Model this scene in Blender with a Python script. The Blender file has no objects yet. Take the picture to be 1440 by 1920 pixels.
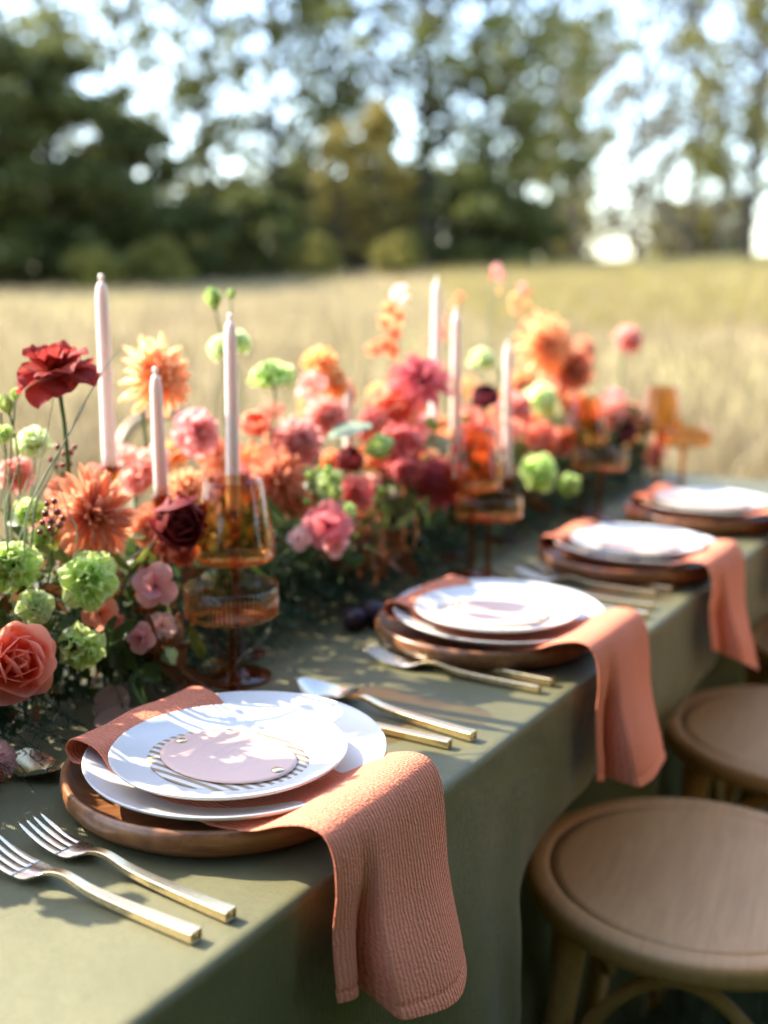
import bpy, math, random
import numpy as np
from mathutils import Vector, Matrix
SC = bpy.context.scene
COL = SC.collection
rnd = random.Random(11)
rng = np.random.default_rng(5)
R = math.radians

# ------------------------------------------------------------------ camera, sky, sun, exposure
FPX = 2165.0                                   # focal length in photo pixels (1440 x 1920)
TABLE_Z = 0.75
CAM_H = TABLE_Z + 0.455
PITCH = math.atan(435 / FPX)
cam_d = bpy.data.cameras.new('camera')
cam = bpy.data.objects.new('camera', cam_d)
COL.objects.link(cam)
cam_d.sensor_fit = 'VERTICAL'
cam_d.sensor_height = 36
cam_d.lens = FPX / 1920 * 36
cam_d.clip_start = 0.02
cam_d.clip_end = 3000
cam.location = (0, 0, CAM_H)
cam.rotation_euler = (math.pi / 2 - PITCH, 0, 0)
cam_d.dof.use_dof = True
cam_d.dof.focus_distance = 0.99
cam_d.dof.aperture_fstop = 2.5
SC.camera = cam

SUN_DIR = Vector((-0.90, 0.43, 0)).normalized()   # horizontal direction towards the sun
SUN_EL = R(40)
world = bpy.data.worlds.new('World')
SC.world = world
world.use_nodes = True
wn = world.node_tree
sky = wn.nodes.new('ShaderNodeTexSky')
sky.sky_type = 'NISHITA'
sky.sun_disc = False
sky.sun_elevation = SUN_EL
sky.sun_rotation = math.atan2(SUN_DIR.x, SUN_DIR.y)
sky.air_density = 1.0
sky.ozone_density = 1.2
sky.dust_density = 1.0
wn.links.new(sky.outputs[0], wn.nodes['Background'].inputs[0])
wn.nodes['Background'].inputs[1].default_value = 0.15
sun_d = bpy.data.lights.new('sun', 'SUN')
sun_d.energy = 2.7
sun_d.angle = R(0.53)
sun_d.color = (1.0, 0.90, 0.74)
sun = bpy.data.objects.new('sun', sun_d)
COL.objects.link(sun)
sv = Vector((SUN_DIR.x * math.cos(SUN_EL), SUN_DIR.y * math.cos(SUN_EL), math.sin(SUN_EL)))
sun.rotation_euler = sv.to_track_quat('Z', 'Y').to_euler()
sun.location = sv * 30
SC.view_settings.view_transform = 'Standard'
SC.view_settings.look = 'None'
SC.view_settings.exposure = 2.36
SC.view_settings.gamma = 1
SC.view_settings.use_curve_mapping = False
SC.cycles.use_denoising = True
SC.cycles.max_bounces = 10
SC.cycles.transparent_max_bounces = 24
SC.cycles.caustics_reflective = False
SC.cycles.caustics_refractive = False
SC.cycles.sample_clamp_indirect = 8

# ------------------------------------------------------------------ geometry helpers
CP, SP = math.cos(PITCH), math.sin(PITCH)
AZ = R(31.6)
D = Vector((math.sin(AZ), math.cos(AZ), 0))        # along the table edge, away from us
M = Vector((-math.cos(AZ), math.sin(AZ), 0))       # from the near edge across the table
E0 = Vector((0.048, 0.975, 0))

def W(u, w, z=0.0):
    return E0 + D * u + M * w + Vector((0, 0, z))

def ray(px, py):
    x = (px - 720) / FPX; y = -(py - 960) / FPX
    return Vector((x, CP + y * SP, -SP + y * CP))

def on_z(px, py, z):
    r = ray(px, py); t = (z - CAM_H) / r.z
    return Vector((r.x * t, r.y * t, z))

def on_w(px, py, w):
    r = ray(px, py)
    t = (w + E0.dot(M)) / r.dot(M)
    return Vector((0, 0, CAM_H)) + r * t

def uw(p):
    q = Vector((p.x, p.y, 0)) - E0
    return q.dot(D), q.dot(M)

def depth(p):
    return p.y * CP - (p.z - CAM_H) * SP

def mesh(name, v, f, mat=None, smooth=True, attr=None, uv=None):
    me = bpy.data.meshes.new(name)
    me.from_pydata([tuple(x) for x in v], [], [tuple(x) for x in f])
    if smooth:
        me.polygons.foreach_set('use_smooth', [True] * len(me.polygons))
    if attr is not None:
        a = me.attributes.new('tip', 'FLOAT', 'POINT')
        a.data.foreach_set('value', np.asarray(attr, dtype=np.float32))
    if uv is not None:
        lay = me.uv_layers.new(name='UVMap')
        idx = np.zeros(len(me.loops), dtype=np.int32)
        me.loops.foreach_get('vertex_index', idx)
        lay.data.foreach_set('uv', np.asarray(uv, dtype=np.float32)[idx].ravel())
    if mat: me.materials.append(mat)
    me.update()
    return me

def big_mesh(name, v, f, mat, smooth=False):
    """v (n,3), f (m,k) numpy: fast path for large scattered meshes"""
    me = bpy.data.meshes.new(name)
    k = f.shape[1]
    me.vertices.add(len(v)); me.vertices.foreach_set('co', np.ascontiguousarray(v, dtype=np.float32).ravel())
    me.loops.add(f.size); me.loops.foreach_set('vertex_index', np.ascontiguousarray(f, dtype=np.int32).ravel())
    me.polygons.add(len(f)); me.polygons.foreach_set('loop_start', np.arange(0, f.size, k, dtype=np.int32))
    me.update(calc_edges=True)
    if smooth: me.polygons.foreach_set('use_smooth', np.ones(len(f), dtype=bool))
    me.materials.append(mat)
    return me

def link(name, me, parent=None, loc=None, mat4=None):
    o = bpy.data.objects.new(name, me)
    COL.objects.link(o)
    if parent is not None: o.parent = parent
    if mat4 is not None: o.matrix_basis = mat4
    elif loc is not None: o.location = loc
    return o

def tag(o, label, cat, group=None):
    o['label'] = label; o['category'] = cat
    if group: o['group'] = group
    return o

def thing(name, label, cat, loc=(0, 0, 0), rotz=0.0, group=None):
    o = link(name, None, None, loc)
    o.rotation_euler = (0, 0, rotz)
    o.empty_display_size = 0.02
    return tag(o, label, cat, group)

def lathe(profile, n=48, rib=0.0, ribn=0, ribrange=None):
    """profile: list of (r, z); closed outline made by the caller; poles allowed"""
    v, f = [], []
    for (r, z) in profile:
        for k in range(n):
            a = 2 * math.pi * k / n
            rr = r
            if ribn and ribrange[0] <= z <= ribrange[1] and r > 0.02:
                rr = r + rib * math.cos(ribn * a)
            v.append((rr * math.cos(a), rr * math.sin(a), z))
    for i in range(len(profile) - 1):
        for k in range(n):
            k2 = (k + 1) % n
            f.append((i * n + k, i * n + k2, (i + 1) * n + k2, (i + 1) * n + k))
    return v, f

def tube(pts, rad, n=8, cap=True, flat=1.0):
    """swept round bar through pts, radius number or list"""
    pts = [Vector(p) for p in pts]
    if not hasattr(rad, '__len__'): rad = [rad] * len(pts)
    v, f = [], []
    t0 = (pts[1] - pts[0]).normalized()
    ref = Vector((0, 0, 1)) if abs(t0.z) < 0.9 else Vector((1, 0, 0))
    nrm = (ref - t0 * ref.dot(t0)).normalized()
    for i, p in enumerate(pts):
        a = pts[max(i - 1, 0)]; b = pts[min(i + 1, len(pts) - 1)]
        t = (b - a).normalized()
        nrm = (nrm - t * nrm.dot(t)).normalized()
        bi = t.cross(nrm)
        for k in range(n):
            an = 2 * math.pi * k / n
            v.append(p + (nrm * math.cos(an) * flat + bi * math.sin(an)) * rad[i])
    for i in range(len(pts) - 1):
        for k in range(n):
            k2 = (k + 1) % n
            f.append((i * n + k, i * n + k2, (i + 1) * n + k2, (i + 1) * n + k))
    if cap:
        f.append(tuple(range(n - 1, -1, -1)))
        f.append(tuple(range((len(pts) - 1) * n, len(pts) * n)))
    return v, f

def join(parts):
    v, f, a = [], [], []
    for p in parts:
        o = len(v); v += list(p[0]); f += [tuple(i + o for i in q) for q in p[1]]
        if len(p) > 2: a += list(p[2])
    return (v, f, a) if a else (v, f)

def spline(pts, n):
    """Catmull-Rom through pts (tuples of any length), n samples"""
    P = np.array(pts, dtype=float); m = len(P) - 1
    out = []
    for t in np.linspace(0, m, n):
        i = min(int(t), m - 1); q = t - i
        p0, p1, p2, p3 = P[max(i - 1, 0)], P[i], P[i + 1], P[min(i + 2, m)]
        out.append(0.5 * (2 * p1 + (p2 - p0) * q + (2 * p0 - 5 * p1 + 4 * p2 - p3) * q * q + (3 * p1 - p0 - 3 * p2 + p3) * q ** 3))
    return np.array(out)

# ------------------------------------------------------------------ materials
class NT:
    def __init__(s, name):
        s.m = bpy.data.materials.new(name); s.m.use_nodes = True
        s.t = s.m.node_tree; s.p = s.t.nodes['Principled BSDF']; s.out = s.t.nodes['Material Output']
    def n(s, typ, **kw):
        x = s.t.nodes.new('ShaderNode' + typ)
        for k, v in kw.items():
            if isinstance(k, str) and hasattr(x, k): setattr(x, k, v)
        return x
    def l(s, a, b): s.t.links.new(a, b)
    def set(s, **kw):
        for k, v in kw.items(): s.p.inputs[k.replace('_', ' ')].default_value = v
    def noise(s, scale, detail=4, rough=0.55, coord='Object', stretch=None):
        tc = s.n('TexCoord'); nz = s.n('TexNoise')
        nz.inputs['Scale'].default_value = scale; nz.inputs['Detail'].default_value = detail; nz.inputs['Roughness'].default_value = rough
        src = tc.outputs[coord]
        if stretch:
            mp = s.n('Mapping'); mp.inputs['Scale'].default_value = stretch; s.l(src, mp.inputs['Vector']); src = mp.outputs[0]
        s.l(src, nz.inputs['Vector'])
        return nz.outputs['Fac']
    def ramp(s, fac, stops):
        r = s.n('ValToRGB'); e = r.color_ramp.elements
        while len(e) < len(stops): e.new(0.5)
        for k, (p, c) in enumerate(stops):
            e[k].position = p; e[k].color = (*c, 1)
        s.l(fac, r.inputs[0]); return r.outputs[0]
    def bump(s, h, strength, dist):
        b = s.n('Bump'); b.inputs['Strength'].default_value = strength; b.inputs['Distance'].default_value = dist
        s.l(h, b.inputs['Height']); s.l(b.outputs[0], s.p.inputs['Normal']); return b
    def math(s, op, a, b=None):
        m = s.n('Math'); m.operation = op
        for i, x in enumerate((a, b)):
            if x is None: continue
            if isinstance(x, (int, float)): m.inputs[i].default_value = x
            else: s.l(x, m.inputs[i])
        return m.outputs[0]

def petal_mat(name, base, tip, trans=0.35, mid=None, rough=0.6):
    k = NT(name)
    at = k.n('Attribute', attribute_name='tip')
    stops = [(0.0, base), (1.0, tip)] if mid is None else [(0.0, base), (0.5, mid), (1.0, tip)]
    c = k.ramp(at.outputs['Fac'], stops)
    hs = k.n('HueSaturation'); oi = k.n('ObjectInfo')
    nz = k.noise(60, 3)
    v = k.math('ADD', k.math('MULTIPLY', oi.outputs['Random'], 0.24), k.math('MULTIPLY', nz, 0.3))
    v = k.math('ADD', v, 0.94); hs.inputs['Saturation'].default_value = 0.94
    k.l(v, hs.inputs['Value'])
    k.l(k.math('ADD', k.math('MULTIPLY', oi.outputs['Random'], 0.012), 0.494), hs.inputs['Hue'])
    k.l(c, hs.inputs['Color'])
    k.set(Roughness=rough); k.p.inputs['Specular IOR Level'].default_value = 0.25
    k.l(hs.outputs[0], k.p.inputs['Base Color'])
    k.bump(nz, 0.25, 0.002)
    tr = k.n('BsdfTranslucent'); k.l(hs.outputs[0], tr.inputs['Color'])
    mx = k.n('MixShader'); mx.inputs[0].default_value = trans + .12
    k.l(k.p.outputs[0], mx.inputs[1]); k.l(tr.outputs[0], mx.inputs[2]); k.l(mx.outputs[0], k.out.inputs['Surface'])
    return k.m

def plain_mat(name, col, rough=0.6, col2=None, scale=30, metallic=0.0, spec=0.4, bump=0.0, bumpd=0.002, trans=0.0, stretch=None):
    k = NT(name)
    nz = k.noise(scale, 5, stretch=stretch)
    c2 = col2 or tuple(x * 0.75 for x in col)
    c = k.ramp(nz, [(0.3, c2), (0.7, col)])
    k.l(c, k.p.inputs['Base Color'])
    k.set(Roughness=rough, Metallic=metallic); k.p.inputs['Specular IOR Level'].default_value = spec
    if bump: k.bump(nz, bump, bumpd)
    if trans:
        tr = k.n('BsdfTranslucent'); k.l(c, tr.inputs['Color'])
        mx = k.n('MixShader'); mx.inputs[0].default_value = trans
        k.l(k.p.outputs[0], mx.inputs[1]); k.l(tr.outputs[0], mx.inputs[2]); k.l(mx.outputs[0], k.out.inputs['Surface'])
    return k.m

RZT_ = math.atan2(D.y, D.x)
def cloth_mat():
    k = NT('olive_cloth')
    nz = k.noise(6, 4); fine = k.noise(900, 2, 0.7)
    c = k.ramp(nz, [(0.3, (0.088, 0.079, 0.022)), (0.7, (0.122, 0.110, 0.034))])
    mixc = k.n('MixRGB', blend_type='MULTIPLY'); mixc.inputs[0].default_value = 0.5
    g = k.ramp(fine, [(0.3, (0.55, 0.55, 0.55)), (0.7, (1.25, 1.25, 1.25))])
    k.l(c, mixc.inputs[1]); k.l(g, mixc.inputs[2]); k.l(mixc.outputs[0], k.p.inputs['Base Color'])
    k.set(Roughness=0.52, IOR=1.72); k.p.inputs['Specular IOR Level'].default_value = 0.5; k.p.inputs['Specular Tint'].default_value = (0.98, 1.0, 0.82, 1)
    k.p.inputs['Sheen Weight'].default_value = 0.18; k.p.inputs['Sheen Roughness'].default_value = 0.3
    k.p.inputs['Sheen Tint'].default_value = (0.92, 0.95, 0.86, 1)
    tc = k.n('TexCoord')
    mpw = k.n('Mapping'); mpw.inputs['Rotation'].default_value = (0, 0, -RZT_); k.l(tc.outputs['Object'], mpw.inputs['Vector'])
    sp = k.n('SeparateXYZ'); k.l(mpw.outputs[0], sp.inputs[0])
    wx = k.math('SINE', k.math('MULTIPLY', sp.outputs['X'], 2 * math.pi / .0019)); wy = k.math('SINE', k.math('MULTIPLY', sp.outputs['Y'], 2 * math.pi / .0019))
    slub = k.noise(70, 3, 0.6, stretch=(1, 6, 1))
    h = k.math('ADD', k.math('ADD', k.math('MULTIPLY', fine, 0.10), k.noise(11, 4)), k.math('MULTIPLY', k.math('MULTIPLY', wx, wy), .06))
    h = k.math('ADD', h, k.math('MULTIPLY', slub, .14))
    k.bump(h, 0.55, 0.006)
    return k.m

def gauze_mat():
    k = NT('terracotta_gauze')
    tc = k.n('TexCoord'); sep = k.n('SeparateXYZ'); k.l(tc.outputs['UV'], sep.inputs[0])
    mp = k.n('Mapping'); mp.inputs['Scale'].default_value = (100, 95, 1); k.l(tc.outputs['UV'], mp.inputs['Vector'])
    nz = k.n('TexNoise'); nz.inputs['Scale'].default_value = 1.0; nz.inputs['Detail'].default_value = 3; k.l(mp.outputs[0], nz.inputs['Vector'])
    ph = k.math('ADD', k.math('MULTIPLY', sep.outputs['X'], 2 * math.pi / 0.0052), k.math('MULTIPLY', nz.outputs['Fac'], 7.5))
    rib = k.math('ADD', k.math('MULTIPLY', k.math('SINE', ph), 0.5), 0.5)
    mp2 = k.n('Mapping'); mp2.inputs['Scale'].default_value = (260, 420, 1); k.l(tc.outputs['UV'], mp2.inputs['Vector'])
    nz2 = k.n('TexNoise'); nz2.inputs['Scale'].default_value = 1.0; nz2.inputs['Detail'].default_value = 2; k.l(mp2.outputs[0], nz2.inputs['Vector'])
    fine = k.noise(2400, 1, coord='UV')
    h = k.math('ADD', k.math('ADD', rib, k.math('MULTIPLY', nz2.outputs['Fac'], 1.7)), k.math('MULTIPLY', fine, 0.3))
    c = k.ramp(k.math('MULTIPLY', h, 0.4), [(0.15, (0.84, 0.225, 0.115)), (0.85, (0.94, 0.335, 0.195))])
    k.l(c, k.p.inputs['Base Color']); k.set(Roughness=0.9)
    k.p.inputs['Specular IOR Level'].default_value = 0.15
    k.p.inputs['Sheen Weight'].default_value = 0.0
    k.bump(h, 1.0, 0.0013)
    tr = k.n('BsdfTranslucent'); k.l(c, tr.inputs['Color'])
    mx = k.n('MixShader'); mx.inputs[0].default_value = 0.05
    k.l(k.p.outputs[0], mx.inputs[1]); k.l(tr.outputs[0], mx.inputs[2]); k.l(mx.outputs[0], k.out.inputs['Surface'])
    return k.m

def wood_mat(name, c1, c2, rough=0.35, ring=14.0, stretch=(1, 8, 8), coat=0.0):
    k = NT(name)
    tc = k.n('TexCoord'); mp = k.n('Mapping'); mp.inputs['Scale'].default_value = stretch
    k.l(tc.outputs['Object'], mp.inputs['Vector'])
    nz = k.n('TexNoise'); nz.inputs['Scale'].default_value = ring; nz.inputs['Detail'].default_value = 6; nz.inputs['Roughness'].default_value = 0.65
    nz.inputs['Distortion'].default_value = 0.6
    k.l(mp.outputs[0], nz.inputs['Vector'])
    c = k.ramp(nz.outputs['Fac'], [(0.32, c2), (0.68, c1)])
    k.l(c, k.p.inputs['Base Color']); k.set(Roughness=rough)
    k.p.inputs['Coat Weight'].default_value = coat; k.p.inputs['Coat Roughness'].default_value = 0.25
    k.bump(nz.outputs['Fac'], 0.12, 0.001)
    return k.m

def glass_mat(name, col, rough=0.03, flutes=0):
    """thin coloured glass: tinted see-through plus Fresnel reflection"""
    k = NT(name)
    tr = k.n('BsdfTransparent'); tr.inputs['Color'].default_value = (*col, 1)
    if flutes:      # the fluted wall is thicker along each rib, so it tints more there
        tc = k.n('TexCoord'); sp = k.n('SeparateXYZ'); k.l(tc.outputs['Object'], sp.inputs[0])
        w_ = k.math('SINE', k.math('MULTIPLY', k.math('ARCTAN2', sp.outputs['Y'], sp.outputs['X']), float(flutes)))
        k.l(k.ramp(k.math('ADD', k.math('MULTIPLY', w_, .5), .5), [(0.1, tuple(x ** 1.7 for x in col)), (0.9, tuple(x ** .35 for x in col))]), tr.inputs['Color'])
    gl = k.n('BsdfGlossy'); gl.inputs['Roughness'].default_value = rough; gl.inputs['Color'].default_value = (1, 0.97, 0.93, 1)
    fr = k.n('Fresnel'); ge = k.n('NewGeometry')
    k.l(k.math('ADD', 1.45, k.math('MULTIPLY', ge.outputs['Backfacing'], 1 / 1.45 - 1.45)), fr.inputs['IOR'])
    mx = k.n('MixShader'); k.l(fr.outputs[0], mx.inputs[0]); k.l(tr.outputs[0], mx.inputs[1]); k.l(gl.outputs[0], mx.inputs[2])
    k.l(mx.outputs[0], k.out.inputs['Surface'])
    return k.m

def ceramic_mat():
    k = NT('white_glaze')
    c = k.ramp(k.noise(9, 3), [(0.3, (0.66, 0.635, 0.590)), (0.7, (0.72, 0.695, 0.650))])
    k.l(c, k.p.inputs['Base Color']); k.set(Roughness=0.28)
    k.p.inputs['Coat Weight'].default_value = 0.25; k.p.inputs['Coat Roughness'].default_value = 0.08
    k.bump(k.noise(25, 2), 0.02, 0.002)
    return k.m

def wax_mat():
    k = NT('blush_wax')
    c = k.ramp(k.noise(40, 3), [(0.3, (0.90, 0.79, 0.72)), (0.7, (0.92, 0.83, 0.76))])
    k.l(c, k.p.inputs['Base Color']); k.set(Roughness=0.45)
    k.p.inputs['Subsurface Weight'].default_value = 0.5
    k.p.inputs['Subsurface Radius'].default_value = (1.0, 0.5, 0.35)
    k.p.inputs['Subsurface Scale'].default_value = 0.012
    return k.m

def metal_mat(name, c):
    k = NT(name)
    k.set(Metallic=1.0); k.p.inputs['Base Color'].default_value = (*c, 1)
    r = k.math('ADD', k.math('MULTIPLY', k.noise(120, 4, stretch=(1, 12, 12)), 0.22), 0.14)
    k.l(r, k.p.inputs['Roughness'])
    k.bump(k.noise(30, 2), 0.03, 0.001)
    return k.m

def stripe_mat():
    k = NT('gold_striped_card')
    tc = k.n('TexCoord'); sep = k.n('SeparateXYZ'); k.l(tc.outputs['Object'], sep.inputs[0])
    s = k.math('SINE', k.math('MULTIPLY', sep.outputs['X'], 2 * math.pi / 0.0085))
    f = k.math('ADD', k.math('MULTIPLY', s, 3.0), 0.5)
    c = k.ramp(f, [(0.35, (0.30, 0.20, 0.10)), (0.65, (0.68, 0.63, 0.57))])
    k.l(c, k.p.inputs['Base Color']); k.set(Roughness=0.45)
    return k.m

CLOTH = cloth_mat(); GAUZE = gauze_mat(); GLAZE = ceramic_mat(); WAX = wax_mat(); STRIPE = stripe_mat()
ACACIA = wood_mat('acacia_wood', (0.36, 0.150, 0.055), (0.15, 0.055, 0.020), 0.34, 9, (1.2, 9, 9), 0.15)
BEECH = wood_mat('bentwood_brown', (0.68, 0.375, 0.145), (0.56, 0.295, 0.108), 0.55, 10, (1, 10, 10), 0.08)
PALEBEECH = wood_mat('bentwood_pale', (0.50, 0.38, 0.22), (0.40, 0.29, 0.16), 0.45, 10, (1, 10, 10), 0.1)
AMBER = glass_mat('amber_glass', (0.92, 0.75, 0.545))
FLUTED = glass_mat('fluted_amber_glass', (0.92, 0.75, 0.545), flutes=64)
AMBERD = glass_mat('amber_glass_solid', (0.80, 0.45, 0.20))
GOLD = metal_mat('champagne_gold', (0.86, 0.68, 0.40))
STEEL = metal_mat('champagne_steel', (0.80, 0.70, 0.56))
BLUSH = plain_mat('blush_card', (0.76, 0.50, 0.405), 0.5, (0.72, 0.47, 0.38), 12)
INK = plain_mat('white_ink', (0.86, 0.78, 0.75), 0.5)
FIGSKIN = plain_mat('fig_skin', (0.055, 0.025, 0.035), 0.45, (0.03, 0.018, 0.03), 60)
FIGFLESH = plain_mat('fig_flesh', (0.46, 0.22, 0.14), 0.4, (0.60, 0.40, 0.28), 220, bump=0.6)
STEMG = plain_mat('green_stem', (0.10, 0.17, 0.055), 0.55, (0.06, 0.11, 0.035), 40, trans=0.1)
STEMP = plain_mat('pale_stem', (0.30, 0.36, 0.22), 0.5, (0.20, 0.26, 0.14), 40, trans=0.15)
LEAFG = plain_mat('green_leaf', (0.105, 0.165, 0.036), 0.45, (0.055, 0.095, 0.026), 25, trans=0.3)
LEAFY = plain_mat('yellow_green_leaf', (0.26, 0.28, 0.045), 0.45, (0.13, 0.16, 0.03), 25, trans=0.4)
LEAFB = plain_mat('bronze_leaf', (0.27, 0.095, 0.035), 0.42, (0.16, 0.075, 0.028), 25, trans=0.35)
LEAFE = plain_mat('grey_green_leaf', (0.30, 0.40, 0.28), 0.55, (0.22, 0.31, 0.21), 20, trans=0.2)
FERN = plain_mat('fern_green', (0.040, 0.085, 0.035), 0.6, (0.018, 0.042, 0.020), 18, trans=0.25)
BLADE = plain_mat('silvery_grass', (0.50, 0.56, 0.42), 0.5, (0.34, 0.40, 0.27), 15, trans=0.3)
BERRY = plain_mat('red_berry', (0.36, 0.050, 0.024), 0.25, (0.19, 0.030, 0.018), 30, spec=0.6)
TRUNK = plain_mat('bark', (0.095, 0.072, 0.052), 0.9, (0.045, 0.035, 0.026), 6, bump=0.8, bumpd=0.05, stretch=(1, 1, 0.2))

# ------------------------------------------------------------------ setting: field, grass, trees
def gz(x, y):
    x = np.asarray(x, dtype=float); y = np.asarray(y, dtype=float)
    q = np.clip(y - 5.0, 0, 44)
    sl = np.clip(0.0360 + 0.0010 * np.clip(x, -24, 24), 0.012, 0.06)
    return q * sl + 0.12 * np.sin(x * 0.21 + 1) * np.sin(y * 0.17) * np.clip((y - 6) / 12, 0, 1)

def field_mat():
    k = NT('dry_meadow')
    tc = k.n('TexCoord')
    big = k.noise(0.16, 3, stretch=(1, 0.6, 1)); mid = k.noise(1.1, 5, 0.65); fine = k.noise(22, 5, 0.7, stretch=(1, 0.35, 1))
    c1 = k.ramp(big, [(0.30, (0.32, 0.26, 0.17)), (0.46, (0.40, 0.325, 0.175)), (0.60, (0.41, 0.365, 0.16)), (0.72, (0.32, 0.255, 0.18))])
    c2 = k.ramp(mid, [(0.35, (0.75, 0.72, 0.66)), (0.68, (1.15, 1.12, 1.05))])
    m1 = k.n('MixRGB', blend_type='MULTIPLY'); m1.inputs[0].default_value = 1; k.l(c1, m1.inputs[1]); k.l(c2, m1.inputs[2])
    # short green turf close to the table, dry meadow farther out
    sep = k.n('SeparateXYZ'); k.l(tc.outputs['Object'], sep.inputs[0])
    dist = k.math('SUBTRACT', k.math('ADD', sep.outputs['Y'], k.math('MULTIPLY', mid, 2.0)), k.math('MULTIPLY', sep.outputs['X'], 0.35))
    near = k.math('SUBTRACT', 1.0, k.math('MULTIPLY', k.math('SUBTRACT', dist, 2.2), 0.8)); near.node.use_clamp = True
    m2 = k.n('MixRGB'); k.l(near, m2.inputs[0]); k.l(m1.outputs[0], m2.inputs[1]); m2.inputs[2].default_value = (0.05, 0.075, 0.025, 1)
    m3 = k.n('MixRGB', blend_type='MULTIPLY'); m3.inputs[0].default_value = 0.7
    k.l(m2.outputs[0], m3.inputs[1]); k.l(k.ramp(fine, [(0.3, (0.8, 0.8, 0.8)), (0.7, (1.1, 1.1, 1.1))]), m3.inputs[2])
    k.l(m3.outputs[0], k.p.inputs['Base Color']); k.set(Roughness=0.95); k.p.inputs['Specular IOR Level'].default_value = 0.1
    k.bump(fine, 0.7, 0.05)
    return k.m

xs = np.concatenate([np.linspace(-900, -60, 15), np.linspace(-55, 55, 80), np.linspace(60, 900, 15)])
ys = np.concatenate([np.linspace(-300, -12, 8), np.linspace(-10, 70, 90), np.linspace(75, 1600, 22)])
gx, gy = np.meshgrid(xs, ys)
gv = np.stack([gx.ravel(), gy.ravel(), gz(gx, gy).ravel()], 1)
nx = len(xs)
ii, jj = np.meshgrid(np.arange(len(ys) - 1), np.arange(nx - 1), indexing='ij')
q0 = (ii * nx + jj).ravel()
gf = np.stack([q0, q0 + 1, q0 + nx + 1, q0 + nx], 1)
field = link('ground', big_mesh('ground', gv, gf, field_mat(), True)); field['kind'] = 'structure'
field['label'] = 'dry golden meadow rising gently to the trees'

def blades(n, xy, h, wd, mat, name, label):
    """grass blades: one bent three-sided leaf each"""
    x, y = xy
    z = gz(x, y)
    hh = h * rng.uniform(0.5, 1.25, n); a = rng.uniform(0, 2 * np.pi, n); lean = rng.uniform(0.1, 0.65, n) * hh
    la = rng.uniform(0, 2 * np.pi, n)
    w_ = wd * rng.uniform(0.6, 1.3, n)
    b = np.stack([x, y, z - 0.01], 1)
    s = np.stack([np.cos(a) * w_, np.sin(a) * w_, 0 * a], 1)
    l = np.stack([np.cos(la) * lean, np.sin(la) * lean, 0 * a], 1)
    up = np.zeros((n, 3)); up[:, 2] = hh
    v = np.stack([b - s, b + s, b + up * 0.6 + l * 0.35 + s * 0.7, b + up * 0.6 + l * 0.35 - s * 0.7, b + up + l], 1).reshape(-1, 3)
    k = np.arange(n) * 5
    f = np.concatenate([np.stack([k, k + 1, k + 2], 1), np.stack([k, k + 2, k + 3], 1), np.stack([k + 3, k + 2, k + 4], 1)])
    o = link(name, big_mesh(name, v, f, mat)); o['kind'] = 'stuff'; o['label'] = label
    return o

DRY = plain_mat('dry_grass', (0.45, 0.36, 0.205), 0.8, (0.30, 0.24, 0.135), 0.25, trans=0.3)
DRYY = plain_mat('yellow_grass', (0.44, 0.37, 0.10), 0.8, (0.30, 0.25, 0.09), 0.35, trans=0.3)
TURF = plain_mat('green_turf', (0.055, 0.085, 0.03), 0.7, (0.025, 0.045, 0.018), 6, trans=0.3)
def wedge(n, y0, y1, pw=1.0):
    y = y0 + (y1 - y0) * rng.uniform(0, 1, n) ** pw
    return (rng.uniform(-1, 1, n) * (y * 0.40 + 1.0), y)
n = 26000; blades(n, wedge(n, 6, 44, 1.2), 0.32, 0.012, DRY, 'meadow_grass', 'tall dry beige meadow grass behind the table')
n = 9000; x, y = wedge(n, 16, 44, 1.0); x = np.abs(x) * 0.9 + 1.5; blades(n, (x, y), 0.36, 0.014, DRYY, 'yellow_meadow_grass', 'yellowish meadow grass in the right of the field')
n = 9000; u_ = rng.uniform(-0.6, 3.4, n); w_ = rng.uniform(-1.8, 0.2, n)
P0 = np.array(E0)[:2] + np.outer(u_, np.array(D)[:2]) + np.outer(w_, np.array(M)[:2])
blades(n, (P0[:, 0], P0[:, 1]), 0.11, 0.003, TURF, 'turf', 'short green grass under the chairs')
n = 12000; y = rng.uniform(3.4, 7.5, n); x = rng.uniform(-2.2, 3.4, n)
blades(n, (x, y), 0.22, 0.006, DRY, 'short_dry_grass', 'short pale dry grass just past the table')

def leaf_cloud(blobs, per, size, squash=0.8):
    """leaf-sized quads spread through a set of clumps (x, y, z, r)"""
    B = np.array(blobs); nb = len(B)
    cnt = np.maximum((per * (B[:, 3] / B[:, 3].mean()) ** 2).astype(int), 8)
    idx = np.repeat(np.arange(nb), cnt); n = len(idx)
    d = rng.normal(size=(n, 3)); d /= np.linalg.norm(d, axis=1)[:, None]
    rr = rng.uniform(0, 1, n) ** 0.5
    c = B[idx, :3] + d * (B[idx, 3] * rr)[:, None] * np.array([1, 1, squash])
    a = rng.normal(size=(n, 3)); a /= np.linalg.norm(a, axis=1)[:, None]
    b = np.cross(a, rng.normal(size=(n, 3))); b /= np.linalg.norm(b, axis=1)[:, None]
    s = size * rng.uniform(0.5, 1.3, n)[:, None]
    v = np.stack([c - a * s, c + b * s * 0.55, c + a * s, c - b * s * 0.55], 1).reshape(-1, 3)
    k = np.arange(n) * 4
    return v, np.stack([k, k + 1, k + 2, k + 3], 1)

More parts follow.
